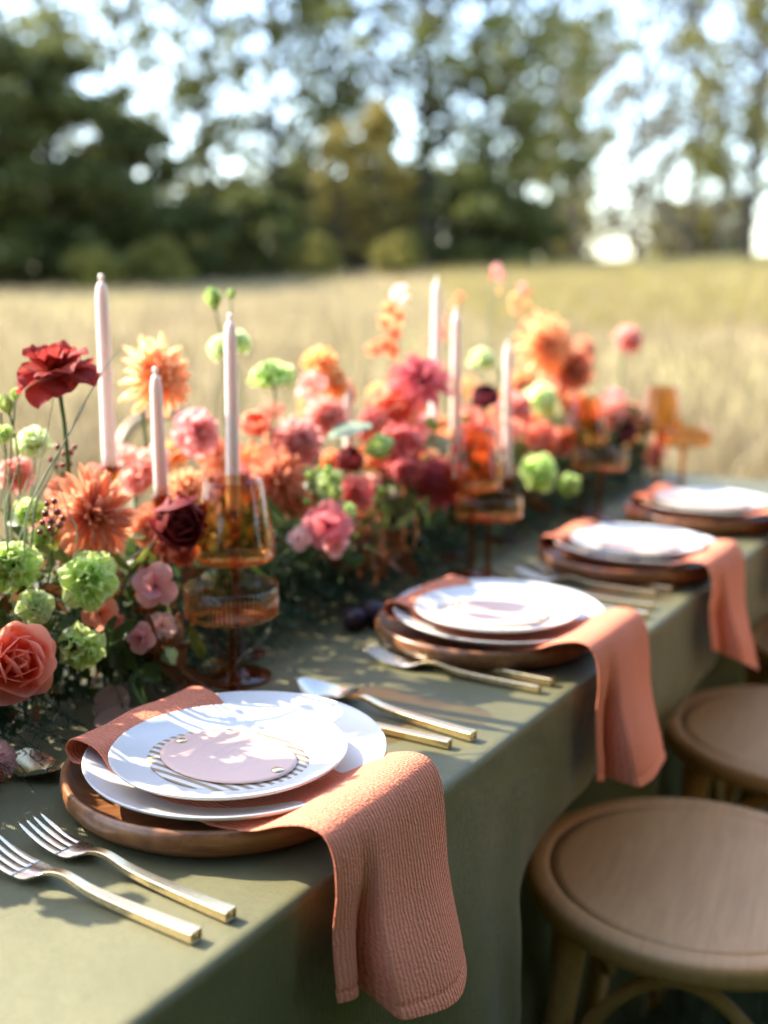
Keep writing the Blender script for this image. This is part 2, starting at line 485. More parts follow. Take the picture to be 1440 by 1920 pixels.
def tree_meshes(name, h, crown_r, crown_base, nblob, per, leaf, mat, seed, blob=(0.9, 1.7), trunk_r=0.22):
    r = random.Random(seed)
    parts = []
    bend = [(0, 0, -0.4)]
    for i in range(1, 7):
        t = i / 6
        bend.append((r.uniform(-.25, .25) * t * 2, r.uniform(-.25, .25) * t * 2, h * 0.93 * t))
    pts = spline(bend, 14)
    parts.append(tube(pts, [trunk_r * (1 - 0.88 * i / 13) for i in range(14)], 8))
    blobs = []
    for i in range(nblob):
        t = (i + r.random()) / nblob
        zz = crown_base + (h - crown_base) * t
        prof = math.sin(math.pi * min(1, 0.18 + 0.80 * t)) ** 0.7
        rad = crown_r * prof * r.uniform(0.25, 1.05)
        a = r.uniform(0, 6.283)
        br = r.uniform(*blob)
        p = Vector((rad * math.cos(a), rad * math.sin(a), zz))
        blobs.append((*p, br))
        zi = max(0.5, zz - rad * r.uniform(0.35, 0.8))
        kk = min(13, max(0, int(zi / (h * 0.93) * 13)))
        base = Vector(pts[kk]); mid = base.lerp(p, 0.5) + Vector((0, 0, -0.1 * rad))
        parts.append(tube([base, mid, p], [trunk_r * 0.28, trunk_r * 0.18, 0.02], 5))
    tv, tf = join(parts)
    cv, cf = leaf_cloud(blobs, per, leaf)
    return mesh(name + '_trunk', tv, tf, TRUNK), big_mesh(name + '_crown', cv, cf, mat)

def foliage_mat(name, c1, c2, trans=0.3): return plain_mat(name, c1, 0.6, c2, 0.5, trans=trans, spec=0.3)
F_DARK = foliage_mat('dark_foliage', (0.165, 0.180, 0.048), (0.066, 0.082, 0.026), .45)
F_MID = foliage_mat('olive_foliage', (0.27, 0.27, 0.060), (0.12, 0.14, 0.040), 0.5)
F_BLOCKER = foliage_mat('shady_foliage', (0.055, 0.075, 0.026), (0.028, 0.042, 0.016), .2)  # extra dark leaves for the added trees that block skylight
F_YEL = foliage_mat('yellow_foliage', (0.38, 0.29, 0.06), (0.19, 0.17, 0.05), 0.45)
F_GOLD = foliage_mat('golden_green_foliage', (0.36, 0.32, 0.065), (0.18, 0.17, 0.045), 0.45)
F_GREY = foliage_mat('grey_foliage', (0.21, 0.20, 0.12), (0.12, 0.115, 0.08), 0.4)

KINDS = {
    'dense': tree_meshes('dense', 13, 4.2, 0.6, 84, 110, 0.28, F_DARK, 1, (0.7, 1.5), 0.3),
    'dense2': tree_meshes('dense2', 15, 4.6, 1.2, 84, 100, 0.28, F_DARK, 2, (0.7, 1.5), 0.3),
    'open': tree_meshes('open', 16, 4.4, 1.5, 110, 30, 0.22, F_MID, 3, (0.4, 1.0), 0.25),
    'open2': tree_meshes('open2', 18, 4.2, 2.5, 104, 28, 0.22, F_MID, 4, (0.4, 1.0), 0.26),
    'open3': tree_meshes('open3', 17, 5.0, 3.0, 100, 26, 0.22, F_MID, 9, (0.4, 1.0), 0.26),
    'thin': tree_meshes('thin', 18, 4.6, 0.8, 56, 20, 0.22, F_GREY, 5, (0.4, 1.0), 0.22),
    'gold': tree_meshes('gold', 16, 3.6, 3.0, 60, 38, 0.22, F_GOLD, 6, (0.5, 1.1), 0.26),
    'yellow': tree_meshes('yellow', 7.0, 2.0, 1.2, 60, 22, 0.20, F_YEL, 7, (0.25, 0.7), 0.12),
    'bush': tree_meshes('bush', 2.4, 1.9, 0.1, 26, 70, 0.18, F_GOLD, 8, (0.4, 0.75), 0.08),
    'wood': tree_meshes('wood', 14, 4.6, 0.3, 90, 230, 0.30, F_BLOCKER, 21, (1.0, 1.8), 0.3),  # added out of view, packed dense to hold back skylight
    'darkbush': tree_meshes('darkbush', 3.4, 2.6, 0.1, 30, 90, 0.20, F_DARK, 12, (0.5, 0.95), 0.10),
}
def tree(kind, name, label, px, Y, s=1.0, rot=None, cat='tree', group='trees along the meadow edge'):
    x = (px - 720) / FPX * (Y * CP)
    t = thing(name, label, cat, (x, Y, float(gz(x, Y)) - 0.1), rnd.uniform(0, 6.28) if rot is None else rot, group)
    q = rnd.uniform(0.94, 1.08)
    t.scale = (s[0], s[0], s[1]) if isinstance(s, tuple) else (s, s, s * q)
    a, b = KINDS[kind]
    link('trunk', a, t); link('crown', b, t)
    return t

TREES = [
    # kind, name, label, px, distance, scale
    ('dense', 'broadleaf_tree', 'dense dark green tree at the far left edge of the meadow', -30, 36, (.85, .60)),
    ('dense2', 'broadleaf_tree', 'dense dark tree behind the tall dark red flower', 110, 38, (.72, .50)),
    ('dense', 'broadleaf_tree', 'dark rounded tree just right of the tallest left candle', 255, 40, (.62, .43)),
    ('open', 'broadleaf_tree', 'tall loose olive tree rising behind the dark left trees', 40, 50, 1.05),
    ('open2', 'broadleaf_tree', 'tall thin-leaved tree rising above the dark left rounded tree', 235, 52, 1.0),
    ('open3', 'broadleaf_tree', 'tall see-through olive tree between the dark left trees and the middle', 395, 53, 1.0),
    ('open2', 'broadleaf_tree', 'airy tall tree behind the green blossoms left of centre', 520, 50, 1.02),
    ('open', 'broadleaf_tree', 'olive green tree behind the small yellow tree', 650, 49, 1.0),
    ('open2', 'broadleaf_tree', 'tall bright green tree in the middle of the treeline', 800, 47, 1.02),
    ('open', 'broadleaf_tree', 'dark-based olive tree standing left of the pale gap', 905, 48, 1.06),
    ('open3', 'broadleaf_tree', 'tall loose tree leaning over the pale gap from its left', 975, 55, 1.05),
    ('thin', 'broadleaf_tree', 'thin grey tree standing in the left of the pale gap', 1075, 60, 1.0),
    ('thin', 'broadleaf_tree', 'thin grey tree standing in the middle of the pale gap', 1190, 64, 1.05),
    ('thin', 'broadleaf_tree', 'thin grey tree close left of the lone golden tree', 1290, 60, 1.0),
    ('thin', 'broadleaf_tree', 'far thin tree just right of the dark-based olive tree in the pale gap', 1030, 74, 1.15),
    ('thin', 'broadleaf_tree', 'far thin tree right of the middle of the pale gap', 1245, 76, 1.15),
    ('thin', 'broadleaf_tree', 'far thin tree directly left of the golden tree trunk', 1345, 72, 1.1),
    ('open', 'broadleaf_tree', 'hazy olive tree far back in the left of the pale gap', 1060, 92, 1.15),
    ('bush', 'bush', 'low hazy bush at the far end of the meadow in the left of the gap', 1040, 80, 1.6),
    ('bush', 'bush', 'low hazy bush at the far end of the meadow right of the gap middle', 1262, 82, 1.6),
    ('bush', 'bush', 'low hazy bush at the far end of the meadow beside the golden tree trunk', 1350, 80, 1.6),
    ('gold', 'broadleaf_tree', 'golden green tree with bare dark trunk at the right edge', 1400, 46, 1.0),
    ('thin', 'broadleaf_tree', 'thin grey tree beyond the golden tree at the right edge', 1490, 62, 1.05),
    ('yellow', 'young_tree', 'small yellow autumn tree in the middle of the treeline', 640, 43, .74),
    ('yellow', 'young_tree', 'little yellow-orange tree right beside the small yellow autumn tree', 712, 44, 0.80),
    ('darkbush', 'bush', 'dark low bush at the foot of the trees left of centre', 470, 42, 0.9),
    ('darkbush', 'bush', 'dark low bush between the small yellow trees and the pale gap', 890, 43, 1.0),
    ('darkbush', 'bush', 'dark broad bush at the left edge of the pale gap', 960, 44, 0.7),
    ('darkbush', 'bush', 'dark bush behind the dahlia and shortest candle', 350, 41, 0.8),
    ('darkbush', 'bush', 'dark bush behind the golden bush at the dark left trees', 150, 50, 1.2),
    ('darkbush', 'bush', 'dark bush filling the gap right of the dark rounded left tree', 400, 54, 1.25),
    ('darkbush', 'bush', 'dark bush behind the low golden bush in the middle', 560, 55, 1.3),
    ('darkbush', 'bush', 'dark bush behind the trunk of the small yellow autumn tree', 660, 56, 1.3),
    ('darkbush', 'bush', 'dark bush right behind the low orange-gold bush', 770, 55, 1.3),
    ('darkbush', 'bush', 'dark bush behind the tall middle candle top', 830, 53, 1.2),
    ('bush', 'bush', 'golden bush at the foot of the dark left trees', 185, 34, 0.55),
    ('bush', 'bush', 'golden bush beside the dark rounded left tree', 300, 35, 0.6),
    ('bush', 'bush', 'low orange-gold bush under the small yellow tree', 745, 40, 0.55),
    ('bush', 'bush', 'low golden bush behind the thin grass stalks in the middle', 590, 40, 0.6),
]
for (k_, nm, lb, px, Y, s) in TREES:
    tree(k_, nm, lb, px, Y, s, cat='bush' if nm == 'bush' else 'tree')

# unseen trees, added behind and right of the camera, keep the cloth front dark
for i, (x, y, kd, lb) in enumerate([(9.5, -6.5, 'wood', 'dense dark tree behind the camera on the chair side'), (19, 6, 'wood', 'dense dark tree far to the right of the chairs'),
                                    (4, -11, 'wood', 'dense dark tree straight behind the camera'), (-4, -13, 'wood', 'dense dark tree behind the camera on the flower side')]):
    t = thing('broadleaf_tree', lb, 'tree', (x, y, -0.1), i * 1.3, 'trees along the meadow edge'); t.scale = (1.3, 1.3, 1.4)
    link('trunk', KINDS[kd][0], t); link('crown', KINDS[kd][1], t)

# ------------------------------------------------------------------ table and cloth
U0, U1, TW, CD = -1.15, 1.86, 0.96, 0.715
RZT = math.atan2(D.y, D.x)          # local x along the edge, local y across the table
tb = thing('dining_table', 'long dining table hidden under the olive cloth', 'table', W((U0 + U1) / 2, TW / 2, 0), RZT)
L2, W2 = (U1 - U0) / 2 - 0.02, TW / 2 - 0.02
def box(x0, x1, y0, y1, z0, z1):
    v = [(x, y, z) for z in (z0, z1) for y in (y0, y1) for x in (x0, x1)]
    return v, [(0, 2, 3, 1), (4, 5, 7, 6), (0, 1, 5, 4), (2, 6, 7, 3), (0, 4, 6, 2), (1, 3, 7, 5)]
link('tabletop', mesh('tabletop', *box(-L2, L2, -W2, W2, 0.715, 0.743), BEECH, False), tb)
for sx in (-1, 1):
    for sy in (-1, 1):
        link('leg', mesh('leg', *box(sx * (L2 - .1) - .03, sx * (L2 - .1) + .03, sy * (W2 - .1) - .03, sy * (W2 - .1) + .03, 0, 0.713), BEECH, False), tb)

CHAIRS = [(0.512 + 0.555 * i, -0.100) for i in range(3)]
def cloth():
    us = np.concatenate([np.linspace(U0 - CD, U0 - .02, 16), np.linspace(U0, U1, 210), np.linspace(U1 + .02, U1 + CD, 16)])
    ws = np.concatenate([np.linspace(-CD, -0.03, 26), np.linspace(-0.022, 0.022, 10), np.linspace(0.04, TW - .03, 34), np.linspace(TW + .01, TW + CD, 20)])
    RC = 0.007
    def edge(t, lo, hi):
        """arc-length across an edge -> (position, drop)"""
        if t < lo + RC:
            d_ = lo + RC - t
            a = min(d_ / RC, math.pi / 2)
            rest = max(0, d_ - RC * math.pi / 2)
            return lo + RC - RC * math.sin(a), RC * (1 - math.cos(a)) + rest
        if t > hi - RC:
            d_ = t - hi + RC
            a = min(d_ / RC, math.pi / 2)
            rest = max(0, d_ - RC * math.pi / 2)
            return hi - RC + RC * math.sin(a), RC * (1 - math.cos(a)) + rest
        return t, 0.0
    v = []
    for u in us:
        pu, du = edge(u, U0, U1)
        for w in ws:
            pw, dw = edge(w, 0.0, TW)
            z = TABLE_Z - max(du, dw)
            k = max(0.0, (dw - 0.05)) / 0.66
            fold = 0.020 * math.sin(u * 9.2 + 0.6) + 0.012 * math.sin(u * 21 + 1.3) + 0.006 * math.sin(u * 43)
            off = (0.035 * k + fold * min(1, k * 1.2))
            if w < 0:
                pw -= off
                for cu, cw in CHAIRS:
                    du_ = (u - cu) / 0.42
                    if abs(du_) < 1 and dw > 0.12:
                        q = min(1, (dw - .12) / .15); q = q * q * (3 - 2 * q)
                        tgt = cw + 0.275 * math.cos(du_ * math.pi / 2) ** 0.8 - .02 * abs(du_)
                        if tgt > pw: pw += (tgt - pw) * q
            elif w > TW: pw += off
            k2 = max(0.0, du - 0.05) / 0.66
            off2 = 0.03 * k2 + 0.02 * k2 * math.sin(w * 13)
            if u < U0: pu -= off2
            elif u > U1: pu += off2
            if du == 0 and dw == 0:
                z += 0.0006 * math.sin(u * 17 + w * 9) * math.sin(w * 23) - 0.0004
            if w < 0: pw -= .0022 * math.exp(-((dw - .155 - .006 * math.sin(u * 5)) / .004) ** 2) + (.0022 * math.sin(u * 61 + 4 * math.sin(w * 17)) + .004 * math.sin(u * 17 + 1.1)) * min(1, dw * 6)
            if du == 0 and dw == 0:
                for cu_ in (-.62, .46, 1.31): z += .0012 * math.exp(-((u - cu_ - .01 * math.sin(w * 9)) / .007) ** 2)
                z += .0010 * math.exp(-((w - .48) / .006) ** 2)
            v.append(W(pu, pw, max(z, 0.03)))
    nw = len(ws); f = []
    for i in range(len(us) - 1):
        for j in range(nw - 1):
            f.append((i * nw + j, (i + 1) * nw + j, (i + 1) * nw + j + 1, i * nw + j + 1))
    o = link('tablecloth', mesh('tablecloth', v, f, CLOTH))
    tag(o, 'olive green cloth covering the long table down to the grass', 'tablecloth')
cloth()

# ------------------------------------------------------------------ bentwood chairs
def chair(loc, rz, label, mat):
    """round seated bentwood chair; back towards local -y"""
    t = thing('bentwood_chair', label, 'chair', loc, rz, 'bentwood chairs round the table')
    RS, SZ = 0.218, 0.462
    ring = [(.188, SZ + .0005), (.1905, SZ + .0020), (.194, SZ + .0030), (.200, SZ + .0034), (.208, SZ + .0032), (.2135, SZ + .0020), (.2172, SZ - .001), (.2180, SZ - .008), (.2165, SZ - .020), (.213, SZ - .028),
            (.206, SZ - .031), (.190, SZ - .031), (.1875, SZ - .026), (.188, SZ + .0005)]
    link('seat_frame', mesh('seat_frame', *lathe(ring, 96), mat), t)
    pan = [(0.0005, SZ - .0055), (0.05, SZ - .0050), (0.10, SZ - .0040), (0.145, SZ - .0022), (0.172, SZ - .0005), (0.1885, SZ + .0008), (0.1885, SZ - .012), (0.0005, SZ - .016)]
    link('seat_panel', mesh('seat_panel', *lathe(pan, 72), mat), t)
    for sx in (-1, 1):
        # front leg
        pts = spline([(sx * .135, .125, SZ - .034), (sx * .15, .14, .30), (sx * .168, .16, .12), (sx * .18, .175, 0.0)], 10)
        link('leg', mesh('leg', *tube(pts, [.0185, .018, .0175, .017, .0165, .016, .0155, .015, .0145, .014], 12), mat), t)
        pts = spline([(sx * .125, -.135, SZ - .034), (sx * .135, -.155, .30), (sx * .145, -.19, .12), (sx * .15, -.225, 0.0)], 10)
        link('leg', mesh('leg', *tube(pts, [.018] * 6 + [.0165, .015, .0145, .014], 12), mat), t)
    # arched brackets from leg to leg under the seat
    for k in range(4):
        a0 = [math.radians(43), math.radians(137), math.radians(227), math.radians(313)][k]
        a1 = [math.radians(137), math.radians(227), math.radians(313), math.radians(403)][k]
        pts = []
        for q in np.linspace(0, 1, 15):
            a = a0 + (a1 - a0) * q
            rr = 0.196 - 0.03 * math.sin(math.pi * q)
            zz = 0.20 + (SZ - .052 - 0.20) * math.sin(math.pi * q) ** 0.55
            pts.append((rr * math.cos(a), rr * math.sin(a), zz))
        link('bracket', mesh('bracket', *tube(pts, .0095, 8), mat), t)
    # bent back hoop and inner loop
    def hoop(hw, top, r, y0):
        pts = [(-hw * .92, y0, SZ - .01), (-hw, y0 - .03, .62), (-hw * .96, y0 - .055, top - .13), (-hw * .62, y0 - .07, top - .022), (0, y0 - .075, top),
               (hw * .62, y0 - .07, top - .022), (hw * .96, y0 - .055, top - .13), (hw, y0 - .03, .62), (hw * .92, y0, SZ - .01)]
        return mesh('hoop', *tube(spline(pts, 44), r, 10), mat)
    link('back_hoop', hoop(.185, .905, .014, -.155), t)
    link('inner_hoop', hoop(.105, .80, .0105, -.175), t)
    return t
RCH = RZT + math.pi * 0       # local y (front) points across the table
for i, lb in enumerate(['brown bentwood chair nearest the camera beside the closest napkin', 'second brown bentwood chair, beyond the nearest one at the table side',
                        'brown bentwood chair farthest along, only its seat edge showing at the right']):
    chair(W(*CHAIRS[i], 0), RCH + R([9, 5, 7][i]), lb, BEECH)

# ------------------------------------------------------------------ place settings
def disc_plate(rad, h, well, t):
    """coupe-rimmed plate: outer radius, height, radius of the flat well, wall"""
    p = [(0.0004, 0.0035), (well * .6, 0.0035), (well, 0.0042), (well + (rad - well) * .22, 0.0042 + h * .16), (well + (rad - well) * .55, h * .62), (rad - .0025, h - .0004),
         (rad - .0008, h + .0006), (rad, h - .0006), (rad - .002, h - t), (well + (rad - well) * .55, h * .62 - t), (well + (rad - well) * .2, h * .10 - t * .3), (well, 0.0), (0.0004, 0.0)]
    return p

CHARGER_P = [(0.0004, .006), (.10, .006), (.118, .0068), (.130, .012), (.1365, .0215), (.1385, .0265), (.1405, .0285), (.1430, .0285), (.1452, .0265), (.1462, .021), (.1445, .012), (.138, .004), (.128, 0.0), (.0004, 0)]
CHARGER_M = mesh('charger', *lathe(CHARGER_P, 96), ACACIA)
DINNER_M = mesh('dinner', *lathe(disc_plate(.135, .021, .083, .0035), 96), GLAZE)
SALAD_M = mesh('salad', *lathe(disc_plate(.104, .014, .066, .003), 96), GLAZE)

def oval(rx, ry, t, n=72):
    v = []; f = []
    rings = [(0.0, t), (1 - .004 / rx, t), (1, t * .6), (1, 0), (0.0, 0)]
    for (q, z) in rings:
        for k in range(n):
            a = 2 * math.pi * k / n
            v.append((rx * max(q, .001) * math.cos(a), ry * max(q, .001) * math.sin(a), z))
    for i in range(len(rings) - 1):
        for k in range(n):
            k2 = (k + 1) % n
            f.append((i * n + k, i * n + k2, (i + 1) * n + k2, (i + 1) * n + k))
    return v, f

def script_lines():
    """faint looping handwriting, too small to read"""
    r = random.Random(3); parts = []
    for (x0, y, ln, amp) in [(0.000, .030, .030, .0024), (0, .012, .062, .0016), (0, .004, .052, .0016), (0, -.004, .058, .0016), (0, -.018, .044, .0016), (0, -.026, .050, .0016)]:
        m = int(ln / .0013); pts = []
        for i in range(m * 3):
            q = i / (m * 3 - 1)
            pts.append((x0 + (q - .5) * ln + .0006 * math.cos(i * 1.9), y + amp * math.sin(i * 1.9) * r.uniform(.4, 1), 0))
        v, f = [], []
        for q_, (x, y_, z) in enumerate(pts): v += [(x, y_ - .00022, 4e-7 * q_), (x + .00012, y_ + .00022, 4e-7 * q_)]
        for i in range(len(pts) - 1): f.append((2 * i, 2 * i + 2, 2 * i + 3, 2 * i + 1))
        parts.append((v, f))
    return join(parts)
SCRIPT_M = mesh('script', *script_lines(), INK, False)
CARD_M = mesh('card', *oval(.0505, .0655, .0012), BLUSH)
BACK_M = mesh('backing', *oval(.0615, .0765, .0016), STRIPE)
PIN_M = mesh('pin', *lathe([(.0003, .0016), (.0030, .0016), (.0050, .0010), (.0054, 0), (.0003, 0)], 20), GOLD)

# napkin: a folded strip laid over the dinner plate and hung over the table edge
def napkin(u0, drop, wl, wr, seed, tail=0.30, tilt=0.24):
    r = random.Random(seed)
    Z = TABLE_Z
    path = [(tail - .030, Z + .034), (tail - .006, Z + .030), (tail + .004, Z + .041), (tail - .006, Z + .0535), (tail - .034, Z + .0510), (.225, Z + .0345), (.195, Z + .0285), (.13, Z + .0275), (.085, Z + .0285), (.055, Z + .034), (.030, Z + .0445),
            (.006, Z + .0510), (-.012, Z + .0480), (-.023, Z + .032), (-.028, Z + .004), (-.031, Z - drop * .3), (-.036, Z - drop * .55), (-.042, Z - drop * .8), (-.046, Z - drop)]
    pathS = spline(path, 190)
    seg = np.concatenate([[0], np.cumsum(np.linalg.norm(np.diff(pathS, axis=0), axis=1))])
    nq = 60
    # cross sections: (across position, offset outwards from the path, across texture coordinate)
    flat = [(-1.0, 0.0), (-.6, 0.0), (-.2, 0.0), (.2, 0.0), (.6, 0.0), (1.0, 0.0)]
    v, uvs, f = [], [], []
    for i, (w, z) in enumerate(pathS):
        s = seg[i]
        down = min(1, max(0, (Z + .052 - z) / .135)) if w < 0.01 else 0.0
        dd = down * down * (3 - 2 * down)
        far = max(0, (Z - z) / max(drop, .01)) if w < 0 else 0
        half_l, half_r = wl, wr
        for j in range(nq):
            q = j / (nq - 1)
            # main panel fills q .32..1, the tucked layer fills q 0...32
            fx = -half_l + (half_l + half_r) * q
            # draped section
            if q < .22:
                k = q / .22
                hx = -half_l * 1.04 + k * half_l * .46; hy = -.012 + .009 * math.sin(math.pi * k) - .012 * k
            elif q < .34:
                k = (q - .22) / .12
                hx = -half_l * .58 - k * half_l * .10; hy = -.024 + .044 * k
            else:
                k = (q - .34) / .66
                hx = -half_l * .68 + k * (half_l * .68 + half_r * 1.02)
                hy = .020 + .014 * math.sin(math.pi * min(1, k * 1.02)) ** 0.7 - .020 * k
            x = fx * (1 - dd) + hx * dd
            off = hy * dd * (0.55 + 0.6 * far)
            # soft wrinkles
            off += (.0012 * math.sin(fx * 70 + s * 9 + seed) + .0009 * math.sin(s * 34 + fx * 25)) * (0.3 + dd)
            if w > 0.22: off += .0015 * math.sin(fx * 55 + 1.7 * seed)
            hem = seg[-1] - s
            off -= .0016 * math.exp(-((hem - .011) / .0016) ** 2)
            flare = 1 + 0.10 * far
            sh = .024 * min(1, max(0, (w - .10) / .14))
            uu = u0 + x * flare + sh
            if w < -0.02: p = W(uu, w - max(off, -0.03) - 0.0, z + (Z - z) * (tilt - 2 * tilt * q + .06 * math.sin(q * 5 + seed)) * (1 if z < Z else 0))
            else: p = W(uu, w, z + max(off, -0.0008))
            v.append(p); uvs.append((fx * 1.3, s))
    for i in range(len(pathS) - 1):
        for j in range(nq - 1):
            f.append((i * nq + j, i * nq + j + 1, (i + 1) * nq + j + 1, (i + 1) * nq + j))
    me = mesh('napkin', v, f, GAUZE, uv=uvs)
    return me

def bar(sections):
    """square-section bar: list of (x, z, halfwidth, halfheight)"""
    v, f = [], []
    for (x, z, hw, hh) in sections:
        b = min(hw, hh) * .16
        for (sy, sz) in [(-hw, -hh + b), (-hw + b, -hh), (hw - b, -hh), (hw, -hh + b), (hw, hh - b), (hw - b, hh), (-hw + b, hh), (-hw, hh - b)]:
            v.append((x, sy, z + sz))
    n = 8
    for i in range(len(sections) - 1):
        for k in range(n):
            k2 = (k + 1) % n
            f.append((i * n + k, i * n + k2, (i + 1) * n + k2, (i + 1) * n + k))
    f.append(tuple(range(n))[::-1]); f.append(tuple(range((len(sections) - 1) * n, len(sections) * n)))
    return v, f

HANDLE = [(.000, .0038, .0048, .0035), (.0008, .0038, .0051, .0037), (.03, .0038, .0048, .0034), (.07, .0045, .0042, .0030), (.095, .0062, .0037, .0026), (.108, .0088, .0033, .0022), (.118, .0104, .0031, .0019), (.128, .0098, .0034, .0016), (.135, .0082, .0045, .0012)]
HANDLE_S = []
for a in spline(HANDLE, 34): HANDLE_S.append(tuple(a))
def fork_meshes():
    head = []; tines = []
    # palm of the fork: curved sheet that widens
    cs = spline([(.134, .0084, .0042, .0011), (.140, .0062, .0075, .0010), (.146, .0042, .0110, .0009), (.152, .0034, .0122, .0009), (.158, .0034, .0122, .0009)], 10)
    head.append(bar([tuple(c) for c in cs]))
    for k in range(4):
        y0 = (-1.5 + k) * .0066
        sec = spline([(.1565, .0034, y0, .0026), (.168, .0042, y0 * 1.0, .0024), (.182, .0070, y0, .0020), (.194, .0110, y0, .0014), (.203, .0150, y0, .0006)], 9)
        v, f = bar([(c[0], c[1], c[3], .0008) for c in sec])
        v = [(x, y + y0, z) for (x, y, z) in v]
        tines.append(mesh('tine', v, f, STEEL))
    return mesh('handle', *bar(HANDLE_S), GOLD, False), mesh('head', *join(head), STEEL), tines
FORK_H, FORK_T, FORK_TINES = fork_meshes()

def spoon_bowl():
    v, f = [], []; nu, nv = 22, 14
    for side in (0, 1):
        for i in range(nu):
            s = i / (nu - 1); x = .132 + .062 * s
            hw = .0195 * max(0.0, math.sin(math.pi * (0.10 + 0.90 * s) ** 0.9)) ** 0.62 + .0012
            if i == nu - 1: hw = .0015
            cz = .0085 + .006 * abs(s - .45) - .004 * math.sin(math.pi * s)
            for j in range(nv):
                t = -1 + 2 * j / (nv - 1)
                dip = .0075 * math.sin(math.pi * min(1, s * .98 + .02)) * (1 - t * t)
                v.append((x, hw * t, cz - dip - (.0009 if side else 0)))
    for side in (0, 1):
        o = side * nu * nv
        for i in range(nu - 1):
            for j in range(nv - 1):
                q = (o + i * nv + j, o + (i + 1) * nv + j, o + (i + 1) * nv + j + 1, o + i * nv + j + 1)
                f.append(q if side == 0 else q[::-1])
    return mesh('bowl', v, f, STEEL)
SPOON_B = spoon_bowl(); SPOON_G = SPOON_B.copy(); SPOON_G.materials[0] = GOLD
KN = [(.000, .0036, .0046, .0033), (.0015, .0037, .0049, .0036), (.04, .0038, .0046, .0033), (.10, .0040, .0042, .0030)]
KNIFE_H = mesh('handle', *bar([tuple(a) for a in spline(KN, 14)]), GOLD, False)
KNIFE_B = mesh('blade', *bar([tuple(a) for a in spline([(.101, .0036, .0040, .0011), (.115, .0030, .0078, .0008), (.16, .0028, .0088, .0007), (.195, .0028, .0070, .0006), (.214, .0028, .0014, .0005)], 16)]), STEEL)

def cutlery(kind, u, w, ang, label, group, z=None):
    """butt of the handle at (u, w), pointing across the table (turned by ang)"""
    t = thing(kind, label, kind.split('_')[-1], W(u, w, TABLE_Z + .0012 if z is None else z), RZT + math.pi / 2 + ang, group)
    t.scale = (1.1, 1.1, 1.1)
    if kind == 'fork': 
        link('handle', FORK_H, t); hd = link('head', FORK_T, t)
        for tm in FORK_TINES: link('tine', tm, hd)
    elif kind == 'knife': link('handle', KNIFE_H, t); link('blade', KNIFE_B, t)
    else: link('handle', FORK_H, t); link('bowl', SPOON_G if kind == 'dessert_spoon' else SPOON_B, t)
    return t

def uvz(px, py, z): return uw(on_z(px, py, z))
pc = []
ORD = ['the nearest', 'the second', 'the third', 'the farthest']
PLATES = [(430, 1405), (932, 1140), (1195, 1014), (1334, 936)]
for i, (px, py) in enumerate(PLATES):
    u, w = uvz(px, py, TABLE_Z + .05)
    pc.append((u, w))
    nth = ORD[i]
    PL = f'at {nth} place setting'
    uc, wc = u - .004, w + .004
    o = link('charger_plate', CHARGER_M, None, W(u + .020, w + .021, TABLE_Z + .0012)); o.rotation_euler = (0, 0, 0.35 + i * 1.1)
    tag(o, f'round brown wooden charger {PL}', 'charger', 'wooden chargers')
    o = link('dinner_plate', DINNER_M, None, W(uc + .004, wc, TABLE_Z + .0285)); o.rotation_euler = (0, 0, i)
    o.rotation_euler = (R(1.2), R(-0.8), i)
    o.location = W(u + .019, w + .007, TABLE_Z + .0235)
    tag(o, f'large white dinner plate {PL}', 'plate', 'white dinner plates')
    me = napkin(u - .001, [.112, .120, .115, .118][i], [.084, .080, .086, .082][i], [.080, .084, .078, .082][i], i * 3 + 1, tail=w + [.136, .130, .138, .134][i], tilt=[.24, .16, .29, .2][i])
    o = link('napkin', me)
    md = o.modifiers.new('cloth thickness', 'SOLIDIFY'); md.thickness = .0020; md.offset = 1.0
    md = o.modifiers.new('soft hem', 'SUBSURF'); md.levels = md.render_levels = 1
    tag(o, f'terracotta gauze napkin hanging over the table edge {PL}', 'napkin', 'terracotta napkins')
    ZS = TABLE_Z + .0390
    o = link('salad_plate', SALAD_M, None, W(u, w, ZS)); o.rotation_euler = (0, 0, i * 2)
    tag(o, f'small white plate on top of the stack {PL}', 'plate', 'white salad plates')
    cz = ZS + .0042 + .0125
    t = thing('menu_card', f'oval blush card with two brass pins on striped backing {PL}', 'card', W(u - .008, w - .005, ZS + .0055), RZT - 0.05, 'menu cards')
    link('backing_card', BACK_M, t)
    link('blush_card', CARD_M, t, (0, 0, .0030))
    link('lettering', SCRIPT_M, t, (0, 0, .00428))
    for sy in (-1, 1):
        link('pin', PIN_M, t, (0, sy * .056, .0043))

for i, p in enumerate([((365, 1757), (430, 1717), -.02), ((1010, 1292), (1034, 1279), 0.02), ((1228, 1114), (1258, 1106), 0.03), ]):
    a = uvz(*p[0], TABLE_Z + .004); b = uvz(*p[1], TABLE_Z + .004)
    cutlery('fork', a[0], a[1], p[2], f'gold fork left of {ORD[i]} plates, the one lying farther from the plates', 'gold forks')
    cutlery('fork', b[0], b[1], p[2] - .04, f'gold fork left of {ORD[i]} plates, the one lying next to the charger', 'gold forks')
a = uvz(840, 1396, TABLE_Z + .004); cutlery('knife', a[0], a[1], 0.02, 'gold knife partly hidden by the nearest white plates', 'gold knives')
a = uvz(885, 1382, TABLE_Z + .004); cutlery('table_spoon', a[0], a[1], -.115, 'gold spoon with pale bowl lying right of the nearest plates', 'gold spoons').scale = (1.2, 1.2, 1.2)
a = uvz(1212, 1154, TABLE_Z + .004); cutlery('knife', a[0], a[1], 0.02, 'gold knife partly hidden by the second napkin', 'gold knives')
a = uvz(1240, 1149, TABLE_Z + .004); cutlery('table_spoon', a[0] + .02, a[1] + .02, 0.035, 'gold spoon lying right of the second plates', 'gold spoons')
